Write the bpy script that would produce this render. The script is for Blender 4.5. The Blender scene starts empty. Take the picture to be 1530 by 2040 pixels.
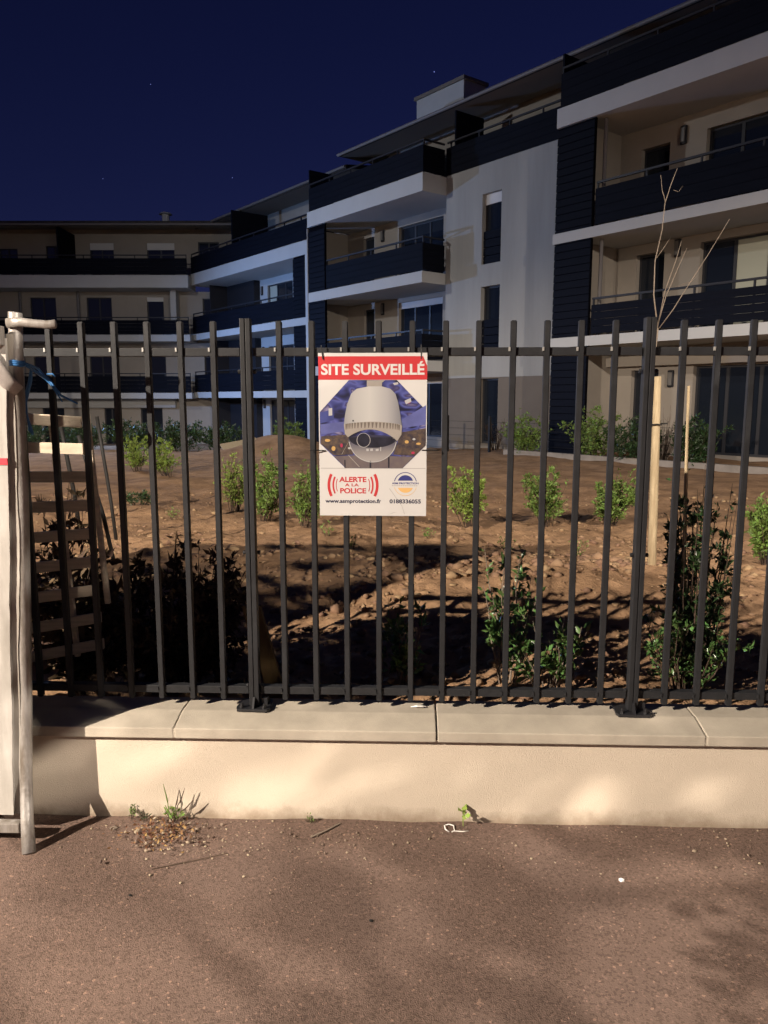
import bpy, bmesh, math, random
import numpy as np
from mathutils import Vector, Matrix, noise
R = math.radians
random.seed(7)
rng = np.random.default_rng(11)
scene = bpy.context.scene
C = scene.collection

# ------------------------------------------------------------------ camera
cd = bpy.data.cameras.new('camera')
cam = bpy.data.objects.new('camera', cd); C.objects.link(cam)
cd.sensor_fit = 'VERTICAL'; cd.sensor_height = 36.0; cd.lens = 27.0
cd.clip_start = 0.05; cd.clip_end = 2000
cam.location = (0, 0, 1.6)
cam.rotation_euler = (R(90 - 8.37), 0, R(2.0))
scene.camera = cam

# ------------------------------------------------------------------ world: clear night sky
w = bpy.data.worlds.new('World'); scene.world = w; w.use_nodes = True
nt = w.node_tree; nt.nodes.clear()
sky = nt.nodes.new('ShaderNodeTexSky'); sky.sky_type = 'NISHITA'; sky.sun_disc = False
sky.sun_elevation = R(22); sky.sun_rotation = R(200)
sky.air_density = 1.0; sky.dust_density = 0.3; sky.ozone_density = 3.0
tint = nt.nodes.new('ShaderNodeMix'); tint.data_type = 'RGBA'; tint.blend_type = 'MULTIPLY'
tint.inputs['Factor'].default_value = 1.0
tint.inputs['B'].default_value = (0.45, 0.365, 1.05, 1)
bg = nt.nodes.new('ShaderNodeBackground'); bg.inputs['Strength'].default_value = 0.0075
wo = nt.nodes.new('ShaderNodeOutputWorld')
nt.links.new(sky.outputs['Color'], tint.inputs['A'])
nt.links.new(tint.outputs['Result'], bg.inputs['Color'])
nt.links.new(bg.outputs[0], wo.inputs[0])

# the sun lamp is a faint moon, from the side the sky is brightest
sd = bpy.data.lights.new('moonlight', 'SUN'); sd.energy = 0.012; sd.angle = R(0.5); sd.color = (1.0, 0.97, 0.92)
so = bpy.data.objects.new('moonlight', sd); C.objects.link(so)
so.rotation_euler = (R(90 - 22), 0, R(160))

# ------------------------------------------------------------------ exposure
vs = scene.view_settings
scene.display_settings.display_device = 'sRGB'
vs.view_transform = 'Standard'; vs.look = 'None'; vs.exposure = 0.0; vs.gamma = 1.0
vs.use_curve_mapping = False
scene.cycles.use_denoising = True
scene.cycles.max_bounces = 5; scene.cycles.diffuse_bounces = 3; scene.cycles.glossy_bounces = 3
scene.cycles.sample_clamp_indirect = 4.0

# street lamps that light the place (all stand outside the frame): position, aim, watts, colour, radius, cone
LAMPS = [
    dict(key='left',  pos=(-8.3, -3.3, 5.8), aim=(-8.0, -3.0, 0.0), W=14000, col=(1.0, 0.865, 0.72), rad=0.045, cone=174, blend=.14,
         pole=(-9.5, -4.1), label='street lamp on the pavement far left behind the viewer'),
    dict(key='right', pos=(9.5, -5.2, 8.0), aim=(8.3, -4.0, 0.0), W=12000, col=(1.0, 0.88, 0.75), rad=0.045, cone=172, blend=.36,
         pole=(10.6, -6.3), label='street lamp above the street tree right of the viewer'),
    dict(key='court', pos=(-18.5, 30.5, 4.2), aim=(-7.0, 31.0, 0.5), W=6500, col=(0.27, 0.48, 1.0), rad=0.12, cone=140, blend=.8,
         pole=(-19.0, 30.3), label='cool white courtyard lamp left of the stepped block'),
    dict(key='path',  pos=(-12.6, 19.8, 9.5), aim=(-2.0, 28.0, 3.0), W=2300, col=(0.92, 0.95, 1.0), rad=0.15, cone=160, blend=.6,
         pole=(-13.4, 19.6), label='tall white path lamp in the garden beyond the left edge'),
]

# ------------------------------------------------------------------ helpers
MATS = {}
def srgb(r, g, b):
    f = lambda c: (c / 255 / 12.92) if c / 255 <= 0.04045 else ((c / 255 + 0.055) / 1.055) ** 2.4
    return (f(r), f(g), f(b))

def mat(name, col, rough=0.8, metal=0.0, var=0.0, vscale=8.0, col2=None, bump=0.0, bscale=60.0, spec=0.3,
        island=0.0, emit=None, streak=None, detail=6.0, bump2=None, trans=0.0):
    m = bpy.data.materials.new(name); m.use_nodes = True
    n = m.node_tree.nodes; l = m.node_tree.links
    b = n['Principled BSDF']
    b.inputs['Roughness'].default_value = rough
    b.inputs['Metallic'].default_value = metal
    b.inputs['Specular IOR Level'].default_value = spec
    b.inputs['Base Color'].default_value = (*col, 1)
    tc = n.new('ShaderNodeTexCoord')
    cur = None
    if var > 0 or col2 is not None:
        nz = n.new('ShaderNodeTexNoise'); nz.inputs['Scale'].default_value = vscale
        nz.inputs['Detail'].default_value = detail; nz.inputs['Roughness'].default_value = 0.62
        if streak is not None:
            mp = n.new('ShaderNodeMapping'); mp.inputs['Scale'].default_value = streak
            l.new(tc.outputs['Object'], mp.inputs['Vector']); l.new(mp.outputs[0], nz.inputs['Vector'])
        else:
            l.new(tc.outputs['Object'], nz.inputs['Vector'])
        rp = n.new('ShaderNodeValToRGB')
        c2 = col2 if col2 is not None else tuple(c * (1 - var) for c in col)
        c1 = col if col2 is not None else tuple(min(1, c * (1 + var)) for c in col)
        rp.color_ramp.elements[0].position = 0.34; rp.color_ramp.elements[0].color = (*c2, 1)
        rp.color_ramp.elements[1].position = 0.66; rp.color_ramp.elements[1].color = (*c1, 1)
        l.new(nz.outputs['Fac'], rp.inputs['Fac']); cur = rp.outputs['Color']
    if island > 0:
        g = n.new('ShaderNodeNewGeometry')
        hs = n.new('ShaderNodeHueSaturation')
        mr = n.new('ShaderNodeMapRange'); mr.inputs['To Min'].default_value = 1 - island; mr.inputs['To Max'].default_value = 1 + island
        l.new(g.outputs['Random Per Island'], mr.inputs['Value']); l.new(mr.outputs[0], hs.inputs['Value'])
        mh = n.new('ShaderNodeMapRange'); mh.inputs['To Min'].default_value = 0.5 - island * .05; mh.inputs['To Max'].default_value = 0.5 + island * .05
        l.new(g.outputs['Random Per Island'], mh.inputs['Value']); l.new(mh.outputs[0], hs.inputs['Hue'])
        if cur is not None: l.new(cur, hs.inputs['Color'])
        else: hs.inputs['Color'].default_value = (*col, 1)
        cur = hs.outputs['Color']
    if cur is not None: l.new(cur, b.inputs['Base Color'])
    if bump > 0:
        nb = n.new('ShaderNodeTexNoise'); nb.inputs['Scale'].default_value = bscale; nb.inputs['Detail'].default_value = 4
        l.new(tc.outputs['Object'], nb.inputs['Vector'])
        bp = n.new('ShaderNodeBump'); bp.inputs['Strength'].default_value = bump; bp.inputs['Distance'].default_value = 0.01
        l.new(nb.outputs['Fac'], bp.inputs['Height'])
        last = bp
        if bump2:
            nb2 = n.new('ShaderNodeTexNoise'); nb2.inputs['Scale'].default_value = bump2[1]; nb2.inputs['Detail'].default_value = 5
            l.new(tc.outputs['Object'], nb2.inputs['Vector'])
            bp2 = n.new('ShaderNodeBump'); bp2.inputs['Strength'].default_value = bump2[0]; bp2.inputs['Distance'].default_value = bump2[2]
            l.new(nb2.outputs['Fac'], bp2.inputs['Height']); l.new(bp.outputs[0], bp2.inputs['Normal'])
            last = bp2
        l.new(last.outputs[0], b.inputs['Normal'])
    if emit is not None:
        b.inputs['Emission Color'].default_value = (*emit[0], 1); b.inputs['Emission Strength'].default_value = emit[1]
    if trans > 0:
        b.inputs['Transmission Weight'].default_value = trans
    MATS[name] = m
    return m

def mkmesh(name, verts, faces, smooth=False):
    me = bpy.data.meshes.new(name); me.from_pydata([tuple(map(float, v)) for v in verts], [], [tuple(map(int, f)) for f in faces]); me.update()
    if smooth: me.polygons.foreach_set('use_smooth', [True] * len(me.polygons))
    return me

def obj(name, me, m=None, parent=None, loc=None, rot=None):
    o = bpy.data.objects.new(name, me); C.objects.link(o)
    if m is not None and len(me.materials) == 0: me.materials.append(m)
    if parent is not None: o.parent = parent
    if loc is not None: o.location = loc
    if rot is not None: o.rotation_euler = rot
    return o

def empty(name, loc=(0, 0, 0), rotz=0.0):
    o = bpy.data.objects.new(name, None); C.objects.link(o); o.location = loc; o.rotation_euler = (0, 0, rotz)
    o.empty_display_size = .2
    return o

def tag(o, label, cat, group=None, kind=None):
    o['label'] = label; o['category'] = cat
    if group: o['group'] = group
    if kind: o['kind'] = kind
    return o

def structure(o, kind='structure'):
    o['kind'] = kind; return o

class MB:
    """collects boxes, prisms and tubes into one mesh"""
    def __init__(s): s.v = []; s.f = []
    def add(s, v, f):
        k = len(s.v); s.v.extend([tuple(p) for p in v]); s.f.extend([tuple(i + k for i in q) for q in f]); return s
    def box(s, x0, x1, y0, y1, z0, z1):
        v = [(x0, y0, z0), (x1, y0, z0), (x1, y1, z0), (x0, y1, z0), (x0, y0, z1), (x1, y0, z1), (x1, y1, z1), (x0, y1, z1)]
        return s.add(v, [(0, 3, 2, 1), (4, 5, 6, 7), (0, 1, 5, 4), (1, 2, 6, 5), (2, 3, 7, 6), (3, 0, 4, 7)])
    def prism_x(s, prof, x0, x1):       # prof: (y,z) counter-clockwise seen from +x
        n = len(prof)
        v = [(x0, y, z) for y, z in prof] + [(x1, y, z) for y, z in prof]
        f = [tuple(range(n - 1, -1, -1)), tuple(range(n, 2 * n))] + [(i, (i + 1) % n, n + (i + 1) % n, n + i) for i in range(n)]
        return s.add(v, f)
    def prism_z(s, prof, z0, z1):       # prof: (x,y) ccw
        n = len(prof)
        v = [(x, y, z0) for x, y in prof] + [(x, y, z1) for x, y in prof]
        f = [tuple(range(n - 1, -1, -1)), tuple(range(n, 2 * n))] + [(i, (i + 1) % n, n + (i + 1) % n, n + i) for i in range(n)]
        return s.add(v, f)
    def tube(s, pts, rad, sides=8, cap=True, flat=1.0):
        pts = [Vector(p) for p in pts]; n = len(pts)
        rad = [rad] * n if not hasattr(rad, '__len__') else rad
        up = Vector((0, 0, 1)); v = []; prev = None
        for i, p in enumerate(pts):
            d = (pts[min(i + 1, n - 1)] - pts[max(i - 1, 0)]).normalized()
            if prev is None:
                a = d.cross(up)
                if a.length < 1e-3: a = d.cross(Vector((1, 0, 0)))
            else:
                a = prev - d * prev.dot(d)
            a.normalize(); prev = a; b = d.cross(a)
            for k in range(sides):
                t = 2 * math.pi * k / sides
                v.append(p + (a * math.cos(t) + b * math.sin(t) * flat) * rad[i])
        f = []
        for i in range(n - 1):
            for k in range(sides):
                k2 = (k + 1) % sides
                f.append((i * sides + k, i * sides + k2, (i + 1) * sides + k2, (i + 1) * sides + k))
        if cap:
            f.append(tuple(range(sides - 1, -1, -1))); f.append(tuple((n - 1) * sides + k for k in range(sides)))
        return s.add(v, f)
    def build(s, name, m, parent=None, bevel=0.0, seg=2, smooth=False, loc=None, rot=None):
        me = mkmesh(name, s.v, s.f, smooth)
        if bevel > 0:
            bm = bmesh.new(); bm.from_mesh(me)
            bmesh.ops.bevel(bm, geom=bm.edges[:], offset=bevel, segments=seg, affect='EDGES', profile=0.6)
            bm.to_mesh(me); bm.free(); me.update()
        return obj(name, me, m, parent, loc, rot)

def leaves_mesh(name, pos, dirs, size, width=0.38, fold=0.25):
    """each leaf: a folded diamond of two triangles pairs; pos (n,3), dirs (n,3) leaf axis"""
    n = len(pos); pos = np.asarray(pos, float); d = np.asarray(dirs, float)
    d = d / (np.linalg.norm(d, axis=1, keepdims=True) + 1e-9)
    rnd = rng.normal(size=(n, 3)); side = np.cross(d, rnd); side /= np.linalg.norm(side, axis=1, keepdims=True) + 1e-9
    nor = np.cross(side, d)
    size = np.asarray(size, float).reshape(-1, 1) * np.ones((n, 1))
    base = pos; tip = pos + d * size - nor * size * .12
    l = pos + d * size * .45 + side * size * width * .5 + nor * size * fold * .3
    r = pos + d * size * .45 - side * size * width * .5 + nor * size * fold * .3
    m1 = pos + d * size * .5
    V = np.stack([base, l, tip, r, m1], 1).reshape(-1, 3)
    k = np.arange(n)[:, None] * 5
    F = np.concatenate([k + np.array([[0, 4, 1]]), k + np.array([[1, 4, 2]]), k + np.array([[0, 3, 4]]), k + np.array([[3, 2, 4]])], 1).reshape(-1, 3)
    me = bpy.data.meshes.new(name)
    me.vertices.add(len(V)); me.vertices.foreach_set('co', V.ravel())
    me.loops.add(F.size); me.loops.foreach_set('vertex_index', F.ravel().astype(np.int32))
    me.polygons.add(len(F)); me.polygons.foreach_set('loop_start', (np.arange(len(F)) * 3).astype(np.int32))
    me.update(calc_edges=True); me.validate()
    return me

# ------------------------------------------------------------------ materials
M = {}
M['asphalt'] = None
M['render'] = mat('wall_render', (0.56, 0.48, 0.385), 0.92, var=0.05, vscale=2.5, bump=0.34, bscale=260, spec=0.12, bump2=(0.10, 90, .008))
def wall_dirt(m):
    n = m.node_tree.nodes; l = m.node_tree.links; b = n['Principled BSDF']; src = b.inputs['Base Color'].links[0].from_socket
    tc = [x for x in n if x.type == 'TEX_COORD'][0]
    sx = n.new('ShaderNodeSeparateXYZ'); l.new(tc.outputs['Object'], sx.inputs[0])
    nz = n.new('ShaderNodeTexNoise'); nz.inputs['Scale'].default_value = 7; nz.inputs['Detail'].default_value = 8; nz.inputs['Roughness'].default_value = .7; l.new(tc.outputs['Object'], nz.inputs['Vector'])
    ad = n.new('ShaderNodeMath'); ad.operation = 'MULTIPLY_ADD'; ad.inputs[1].default_value = .16; l.new(nz.outputs['Fac'], ad.inputs[0]); l.new(sx.outputs['Z'], ad.inputs[2])
    mr = n.new('ShaderNodeMapRange'); mr.inputs['From Min'].default_value = .075; mr.inputs['From Max'].default_value = .145; mr.inputs['To Min'].default_value = .75; mr.inputs['To Max'].default_value = 0; l.new(ad.outputs[0], mr.inputs['Value'])
    mx = n.new('ShaderNodeMix'); mx.data_type = 'RGBA'; l.new(mr.outputs[0], mx.inputs['Factor']); l.new(src, mx.inputs['A']); mx.inputs['B'].default_value = (.20, .14, .09, 1); l.new(mx.outputs['Result'], b.inputs['Base Color'])
wall_dirt(M['render'])
M['coping'] = mat('coping_concrete', (0.40, 0.355, 0.29), 0.85, var=0.15, vscale=5, bump=0.15, bscale=220, spec=0.2)
M['mortar'] = mat('mortar', (0.42, 0.37, 0.30), 0.95, bump=0.4, bscale=150)
M['steel'] = mat('fence_steel', (0.020, 0.0205, 0.0225), 0.5, var=0.15, vscale=25, bump=0.10, bscale=300, spec=0.28)
M['plate'] = mat('post_plate', (0.018, 0.018, 0.020), 0.4, spec=0.5)
M['zinc'] = mat('zinc_clip', (0.5, 0.49, 0.46), 0.42, metal=0.6)
M['galv'] = mat('galvanised_tube', (0.40, 0.38, 0.36), 0.45, metal=0.35, col2=(0.16, 0.135, 0.11), vscale=9, bump=0.2, bscale=70, streak=(2.5, 2.5, .5))
M['whiteboard'] = mat('white_painted_board', (0.50, 0.475, 0.44), 0.65, col2=(0.29, 0.27, 0.24), vscale=3.2, bump=0.12, bscale=35, streak=(3, 3, .6))
M['whiteflange'] = mat('white_edge', (0.46, 0.43, 0.385), 0.65, col2=(0.24, 0.215, 0.18), vscale=5, bump=0.12, bscale=35, streak=(3, 3, .5))
M['redpaint'] = mat('red_paint', (0.72, 0.05, 0.07), 0.6)
M['greystrap'] = mat('grey_strap', (0.30, 0.27, 0.25), 0.7, var=0.25, vscale=20)
M['string'] = mat('blue_string', (0.045, 0.16, 0.38), 0.5)
M['palletwood'] = mat('pallet_wood', (0.66, 0.55, 0.42), 0.8, col2=(0.48, 0.40, 0.30), vscale=4, streak=(1, 6, 14), bump=0.3, bscale=40)
M['stakewood'] = mat('stake_wood', (0.44, 0.35, 0.22), 0.75, col2=(0.28, 0.21, 0.125), vscale=7, streak=(6, 6, .7), bump=0.25, bscale=40)
M['yellowwood'] = mat('yellow_plank', (0.13, 0.08, 0.028), 0.75, col2=(0.075, 0.042, 0.015), vscale=5, streak=(6, 6, .8))
M['blackstake'] = mat('black_stake', (0.015, 0.014, 0.013), 0.6)
M['signwhite'] = mat('sign_white', (0.50, 0.49, 0.48), 0.45, var=0.02, vscale=6, spec=0.4)
M['signred'] = mat('sign_red', (0.42, 0.030, 0.034), 0.45, spec=0.4)
M['signtext'] = mat('sign_white_print', (0.52, 0.51, 0.50), 0.45)
M['signdark'] = mat('sign_dark_print', (0.035, 0.035, 0.06), 0.45)
M['signnavy'] = mat('sign_navy_print', (0.035, 0.04, 0.16), 0.45)
M['signorange'] = mat('sign_orange_print', (0.58, 0.36, 0.14), 0.45)
M['signgrey'] = mat('sign_grey_print', (0.28, 0.27, 0.27), 0.45)
M['tie'] = mat('black_tie', (0.010, 0.010, 0.011), 0.45)
M['leaf'] = mat('leaf_green', (0.125, 0.19, 0.04), 0.55, island=0.45, spec=0.3)
M['leafbright'] = mat('leaf_bright', (0.18, 0.25, 0.045), 0.55, island=0.4, spec=0.3)
M['leafdark'] = mat('leaf_dark', (0.028, 0.055, 0.018), 0.42, island=0.5, spec=0.42)
M['leafglossy'] = mat('leaf_glossy', (0.075, 0.145, 0.04), 0.3, island=0.5, spec=0.5)
M['leafdead'] = mat('leaf_dead', (0.07, 0.042, 0.024), 0.75, island=0.55)
M['bark'] = mat('bark', (0.16, 0.11, 0.07), 0.85, var=0.3, vscale=30)
M['barkdark'] = mat('bark_dark', (0.06, 0.04, 0.028), 0.85, var=0.3, vscale=30)
M['twig'] = mat('pale_twig', (0.20, 0.16, 0.125), 0.8, var=0.2, vscale=30)
M['stone'] = mat('gravel', (0.25, 0.19, 0.14), 0.85, island=0.5)
M['clod'] = mat('soil_clod', (0.26, 0.165, 0.10), 0.95, island=0.3, bump=0.6, bscale=60)
M['drylitter'] = mat('dry_litter', (0.17, 0.085, 0.04), 0.85, island=0.6)
M['plastic'] = mat('white_plastic', (0.78, 0.76, 0.72), 0.4)
# building
M['bwhite'] = mat('facade_white', (0.47, 0.47, 0.46), 0.9, var=0.03, vscale=1.2, bump=0.1, bscale=90)
M['baygrey'] = mat('bay_grey', (0.33, 0.325, 0.305), 0.9, var=0.09, vscale=.8, bump=0.1, bscale=90, streak=(2.2, 2.2, .25))
M['btan'] = mat('facade_tan', (0.16, 0.135, 0.11), 0.9, var=0.05, vscale=1.5, bump=0.1, bscale=90)
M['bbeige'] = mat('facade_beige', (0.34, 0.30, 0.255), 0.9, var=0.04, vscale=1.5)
M['slat'] = mat('dark_cladding', (0.0045, 0.0056, 0.011), 0.7, var=0.2, vscale=2, spec=0.08, streak=(.5, 1, 6))
M['cladback'] = mat('cladding_backing', (0.003, 0.003, 0.005), 0.9, spec=0.03)
M['railmetal'] = mat('rail_metal', (0.02, 0.02, 0.025), 0.5)
M['frame'] = mat('window_frame', (0.035, 0.035, 0.04), 0.5)
M['glass'] = mat('dark_glass', (0.012, 0.016, 0.024), 0.06, spec=0.6)
M['curtain'] = mat('pale_blind', (0.45, 0.45, 0.36), 0.7)
M['shutter'] = mat('shutter_box', (0.62, 0.61, 0.60), 0.7)
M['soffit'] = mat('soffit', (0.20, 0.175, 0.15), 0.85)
M['roof'] = mat('roof_tile', (0.05, 0.045, 0.04), 0.9, var=0.3, vscale=6)
M['gutter'] = mat('gutter', (0.16, 0.15, 0.15), 0.5)
M['lampglass'] = mat('lamp_glass', (0.16, 0.15, 0.14), 0.35)
M['kerb'] = mat('kerb_concrete', (0.26, 0.23, 0.20), 0.9, var=0.15, vscale=3)

def asphalt():
    m = mat('pavement_asphalt', (0.165, 0.112, 0.089), 0.93, col2=(0.128, 0.088, 0.072), vscale=1.3, spec=0.18, detail=9,
            bump=0.55, bscale=260, bump2=(0.16, 90, .008))
    n = m.node_tree.nodes; l = m.node_tree.links; b = n['Principled BSDF']
    src = b.inputs['Base Color'].links[0].from_socket
    tc = [x for x in n if x.type == 'TEX_COORD'][0]
    # pale and dark aggregate grains showing in the binder
    vo = n.new('ShaderNodeTexVoronoi'); vo.inputs['Scale'].default_value = 150; l.new(tc.outputs['Object'], vo.inputs['Vector'])
    sep = n.new('ShaderNodeSeparateColor'); l.new(vo.outputs['Color'], sep.inputs[0])
    rp = n.new('ShaderNodeValToRGB'); rp.color_ramp.interpolation = 'CONSTANT'
    e = rp.color_ramp.elements; e[0].position = 0; e[0].color = (.72, .72, .72, 1); e[1].position = .25; e[1].color = (1, 1, 1, 1)
    e2 = e.new(.92); e2.color = (1.25, 1.22, 1.2, 1); e3 = e.new(.985); e3.color = (1.8, 1.7, 1.6, 1)
    l.new(sep.outputs[0], rp.inputs['Fac'])
    mx = n.new('ShaderNodeMix'); mx.data_type = 'RGBA'; mx.blend_type = 'MULTIPLY'; mx.inputs['Factor'].default_value = 1
    l.new(src, mx.inputs['A']); l.new(rp.outputs['Color'], mx.inputs['B']); l.new(mx.outputs['Result'], b.inputs['Base Color'])
    return m
M['asphalt'] = asphalt()
M['soil'] = mat('soil', (0.40, 0.248, 0.142), 0.96, col2=(0.22, 0.134, 0.078), vscale=2.2, detail=10, spec=0.1, bump=0.8, bscale=55, bump2=(0.6, 14, .03))

# ------------------------------------------------------------------ ground
def soil_base(x, y):
    z = 0.13
    if y > 20: z -= (y - 20) * 0.045 * (1 if x < 0 else max(0, 1 - x / 4))
    # spoil heap in front of the stepped block
    z += 0.55 * math.exp(-(((x + 3.6) / 1.6) ** 2 + ((y - 21.5) / 1.5) ** 2))
    z += 0.14 * math.exp(-(((x - 1.2) / 2.2) ** 2 + ((y - 6.1) / .9) ** 2))
    return z
def soil_h(x, y):
    z = soil_base(x, y)
    p = Vector((x, y, 0.3))
    fade = 1.0 if y > 3.3 else max(0.2, (y - 2.9) / .4)
    z += fade * (0.050 * noise.noise(p * 0.9) + 0.034 * noise.noise(p * 2.7))
    if y < 13:
        r = noise.noise(p * 7.5); r2 = noise.noise(p * 19)
        z += fade * (0.026 * (abs(r) * 1.6 - .35) + 0.012 * r2)
    return z
def grid(xs, ys, fn):
    nx, ny = len(xs), len(ys)
    v = [(x, y, fn(x, y)) for y in ys for x in xs]
    f = [(j * nx + i, j * nx + i + 1, (j + 1) * nx + i + 1, (j + 1) * nx + i) for j in range(ny - 1) for i in range(nx - 1)]
    return v, f
def ramp(a, b, d0, d1):
    out = [a]; d = d0
    n = 0
    while out[-1] < b:
        t = (out[-1] - a) / (b - a); out.append(out[-1] + d0 + (d1 - d0) * t)
    return out
ys = ramp(2.93, 9.0, 0.022, 0.05) + ramp(9.06, 45, 0.08, 1.2)
half = lambda: ramp(0.0, 5.0, 0.026, 0.06) + ramp(5.08, 45, 0.12, 3.0)
hx = half(); xs = [-q for q in hx[:0:-1]] + hx
v, f = grid(xs, ys, soil_h)
structure(obj('garden_soil', mkmesh('garden_soil', v, f, True), M['soil']))
g = MB(); g.add([(-900, -900, -1.6), (900, -900, -1.6), (900, 900, -1.6), (-900, 900, -1.6)], [(0, 1, 2, 3)])
structure(g.build('ground', M['soil']))
pv = ramp(-14, 2.735, 0.5, 0.03); px_ = list(np.linspace(-16, 16, 161))
v, f = grid(px_, pv, lambda x, y: (0.006 * noise.noise(Vector((x * 1.3, y * 1.3, 0))) + 0.010 * max(0, (y - 2.45) / .28) * (0.5 + noise.noise(Vector((x * 5, y * 9, 4)))) if y > -2 else 0))
structure(obj('pavement', mkmesh('pavement', v, f, True), M['asphalt']))

# ------------------------------------------------------------------ low wall with copings
wall = tag(empty('low_wall', (0, 2.73, 0)), 'low cream rendered wall with concrete copings along the pavement', 'wall')
MB().box(-7, 6, 0, 0.205, -0.5, 0.336).build('wall_body', M['render'], wall)
prof = [(-0.024, 0.336), (0.232, 0.336), (0.232, 0.394), (0.222, 0.400), (0.095, 0.400), (-0.024, 0.376)]
joints = [-4.86, -3.87, -2.88, -1.885, -0.885, 0.102, 1.090, 2.09, 3.09]
for a, b in zip(joints[:-1], joints[1:]):
    me_o = MB().prism_x([(y, z) for y, z in prof], a + .003, b - .003).build('coping', M['coping'], wall, bevel=0.004)
for k, j in enumerate(joints[1:-1]):
    if abs(j - .102) < .01: continue        # this joint has lost its mortar
    MB().prism_x([(y * .985 + .0015, z - .0035 if z > .35 else z + .003) for y, z in prof], j - .004, j + .004).build('mortar_joint', M['mortar'], wall)

# ------------------------------------------------------------------ fence
YF = 2.862
fence = tag(empty('bar_fence', (0, YF, 0.40)), 'dark grey vertical bar steel fence standing on the low wall', 'fence')
POSTS = [-2.072, -0.607, 0.858, 2.323]
bar_me = None
clip = MB().box(-.003, .003, -.005, .004, -.006, .008)
clip_me = mkmesh('clip', clip.v, clip.f)
clip_me.materials.append(M['zinc'])
clip_dark = clip_me.copy(); clip_dark.materials.clear(); clip_dark.materials.append(M['steel'])
def bar_mesh():
    m = MB().box(-.0108, .0108, -.0120, .0120, 0.034, 1.481)
    me = mkmesh('bar', m.v, m.f); bm = bmesh.new(); bm.from_mesh(me)
    bmesh.ops.bevel(bm, geom=bm.edges[:], offset=.0028, segments=2, affect='EDGES'); bm.to_mesh(me); bm.free()
    me.materials.append(M['steel']); return me
bar_me = bar_mesh()
for i in range(len(POSTS) - 1):
    a, b = POSTS[i], POSTS[i + 1]; st = (b - a) / 12
    for k in range(1, 12):
        x = a + st * k + random.uniform(-.001, .001)
        if x < -1.9 or x > 1.95: continue
        o = obj('bar', bar_me, None, fence, (x, 0, 0), (0, random.uniform(-.0012, .0012), 0))
        obj('clip', clip_me, None, o, (-.0145, -.010, 1.378)); obj('clip', clip_dark, None, o, (-.0145, -.010, .074))
    for z in (1.356, 0.056):
        MB().box(a + .024, b - .024, -.004, .030, z, z + .030).build('rail', M['steel'], fence, bevel=.002)
for x in POSTS:
    m = MB()
    m.box(-.019, -.0015, -.020, .020, 0.012, 1.49); m.box(.0015, .019, -.020, .020, 0.012, 1.49); m.box(-.003, .003, -.015, .020, 0.012, 1.486)
    p = m.build('post', M['steel'], fence, bevel=.002, loc=(x, 0, 0))
    q = MB(); q.prism_z([(-.062, -.052), (.056, -.056), (.066, -.040), (.060, .055), (-.060, .055), (-.068, -.030)], 0.001, 0.012)
    q.build('base_plate', M['plate'], p, bevel=.002)
    g_ = MB(); g_.prism_x([(-.050, .012), (-.024, .012), (-.024, .05)], -.004, .004); g_.prism_x([(.024, .012), (.05, .012), (.024, .05)], -.004, .004)
    g_.box(.026, .05, -.006, .006, .012, .04)
    g_.build('gusset', M['plate'], p)
    for bx_, by_ in ((-.045, -.036), (.043, -.038), (.045, .035)):
        t_ = MB(); t_.tube([(bx_, by_, .012), (bx_, by_, .020)], .009, 6); t_.tube([(bx_, by_, .020), (bx_, by_, .030)], .005, 8)
        t_.build('bolt', M['plate'], p)
    for zz in (1.30, .62, .09):
        t_ = MB(); t_.tube([(-.032, 0, zz), (-.024, 0, zz)], .008, 8); t_.tube([(.024, 0, zz), (.034, 0, zz)], .008, 8); t_.build('bolt', M['steel'], p)

# ------------------------------------------------------------------ surveillance sign (flat printed board)
SX, SY, SZ = -0.141, YF - .0165, 1.766
sign = tag(empty('warning_sign', (SX, SY, SZ), R(-.4)), 'white surveillance warning sign with red band and dome camera picture tied to the fence', 'sign')
K = 0.000335
def sp(cx, cy): return ((cx - 735) * K, -(cy - 127) * K)
layer = [0]
def flat(name, polys, m, lift, parent=sign):
    v = []; f = []
    for poly in polys:
        k = len(v)
        for (cx, cy) in poly:
            x, z = sp(cx, cy); v.append((x, -.0025 - lift * .0004, z))
        f.append(tuple(range(k, len(v))))
    me = mkmesh(name, v, f)
    bm = bmesh.new(); bm.from_mesh(me)
    bmesh.ops.triangulate(bm, faces=bm.faces[:])
    for fc in bm.faces:
        fc.normal_update()
        if fc.normal.y > 0: fc.normal_flip()
    bm.to_mesh(me); bm.free()
    return obj(name, me, m, parent)
def patches(name, polys, m, lift, parent):
    for p_ in polys: flat(name, [p_], m, lift, parent)
def ell(cx, cy, rx, ry, a0=0, a1=360, n=28):
    return [(cx + rx * math.cos(R(a0 + (a1 - a0) * i / n)), cy + ry * math.sin(R(a0 + (a1 - a0) * i / n))) for i in range(n + (0 if abs(a1 - a0) == 360 else 1))]
def arc(cx, cy, r0, r1, a0, a1, n=20, sy=1.0):
    return [(cx + r1 * math.cos(R(a0 + (a1 - a0) * i / n)), cy + sy * r1 * math.sin(R(a0 + (a1 - a0) * i / n))) for i in range(n + 1)] + \
           [(cx + r0 * math.cos(R(a1 + (a0 - a1) * i / n)), cy + sy * r0 * math.sin(R(a1 + (a0 - a1) * i / n))) for i in range(n + 1)]
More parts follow.
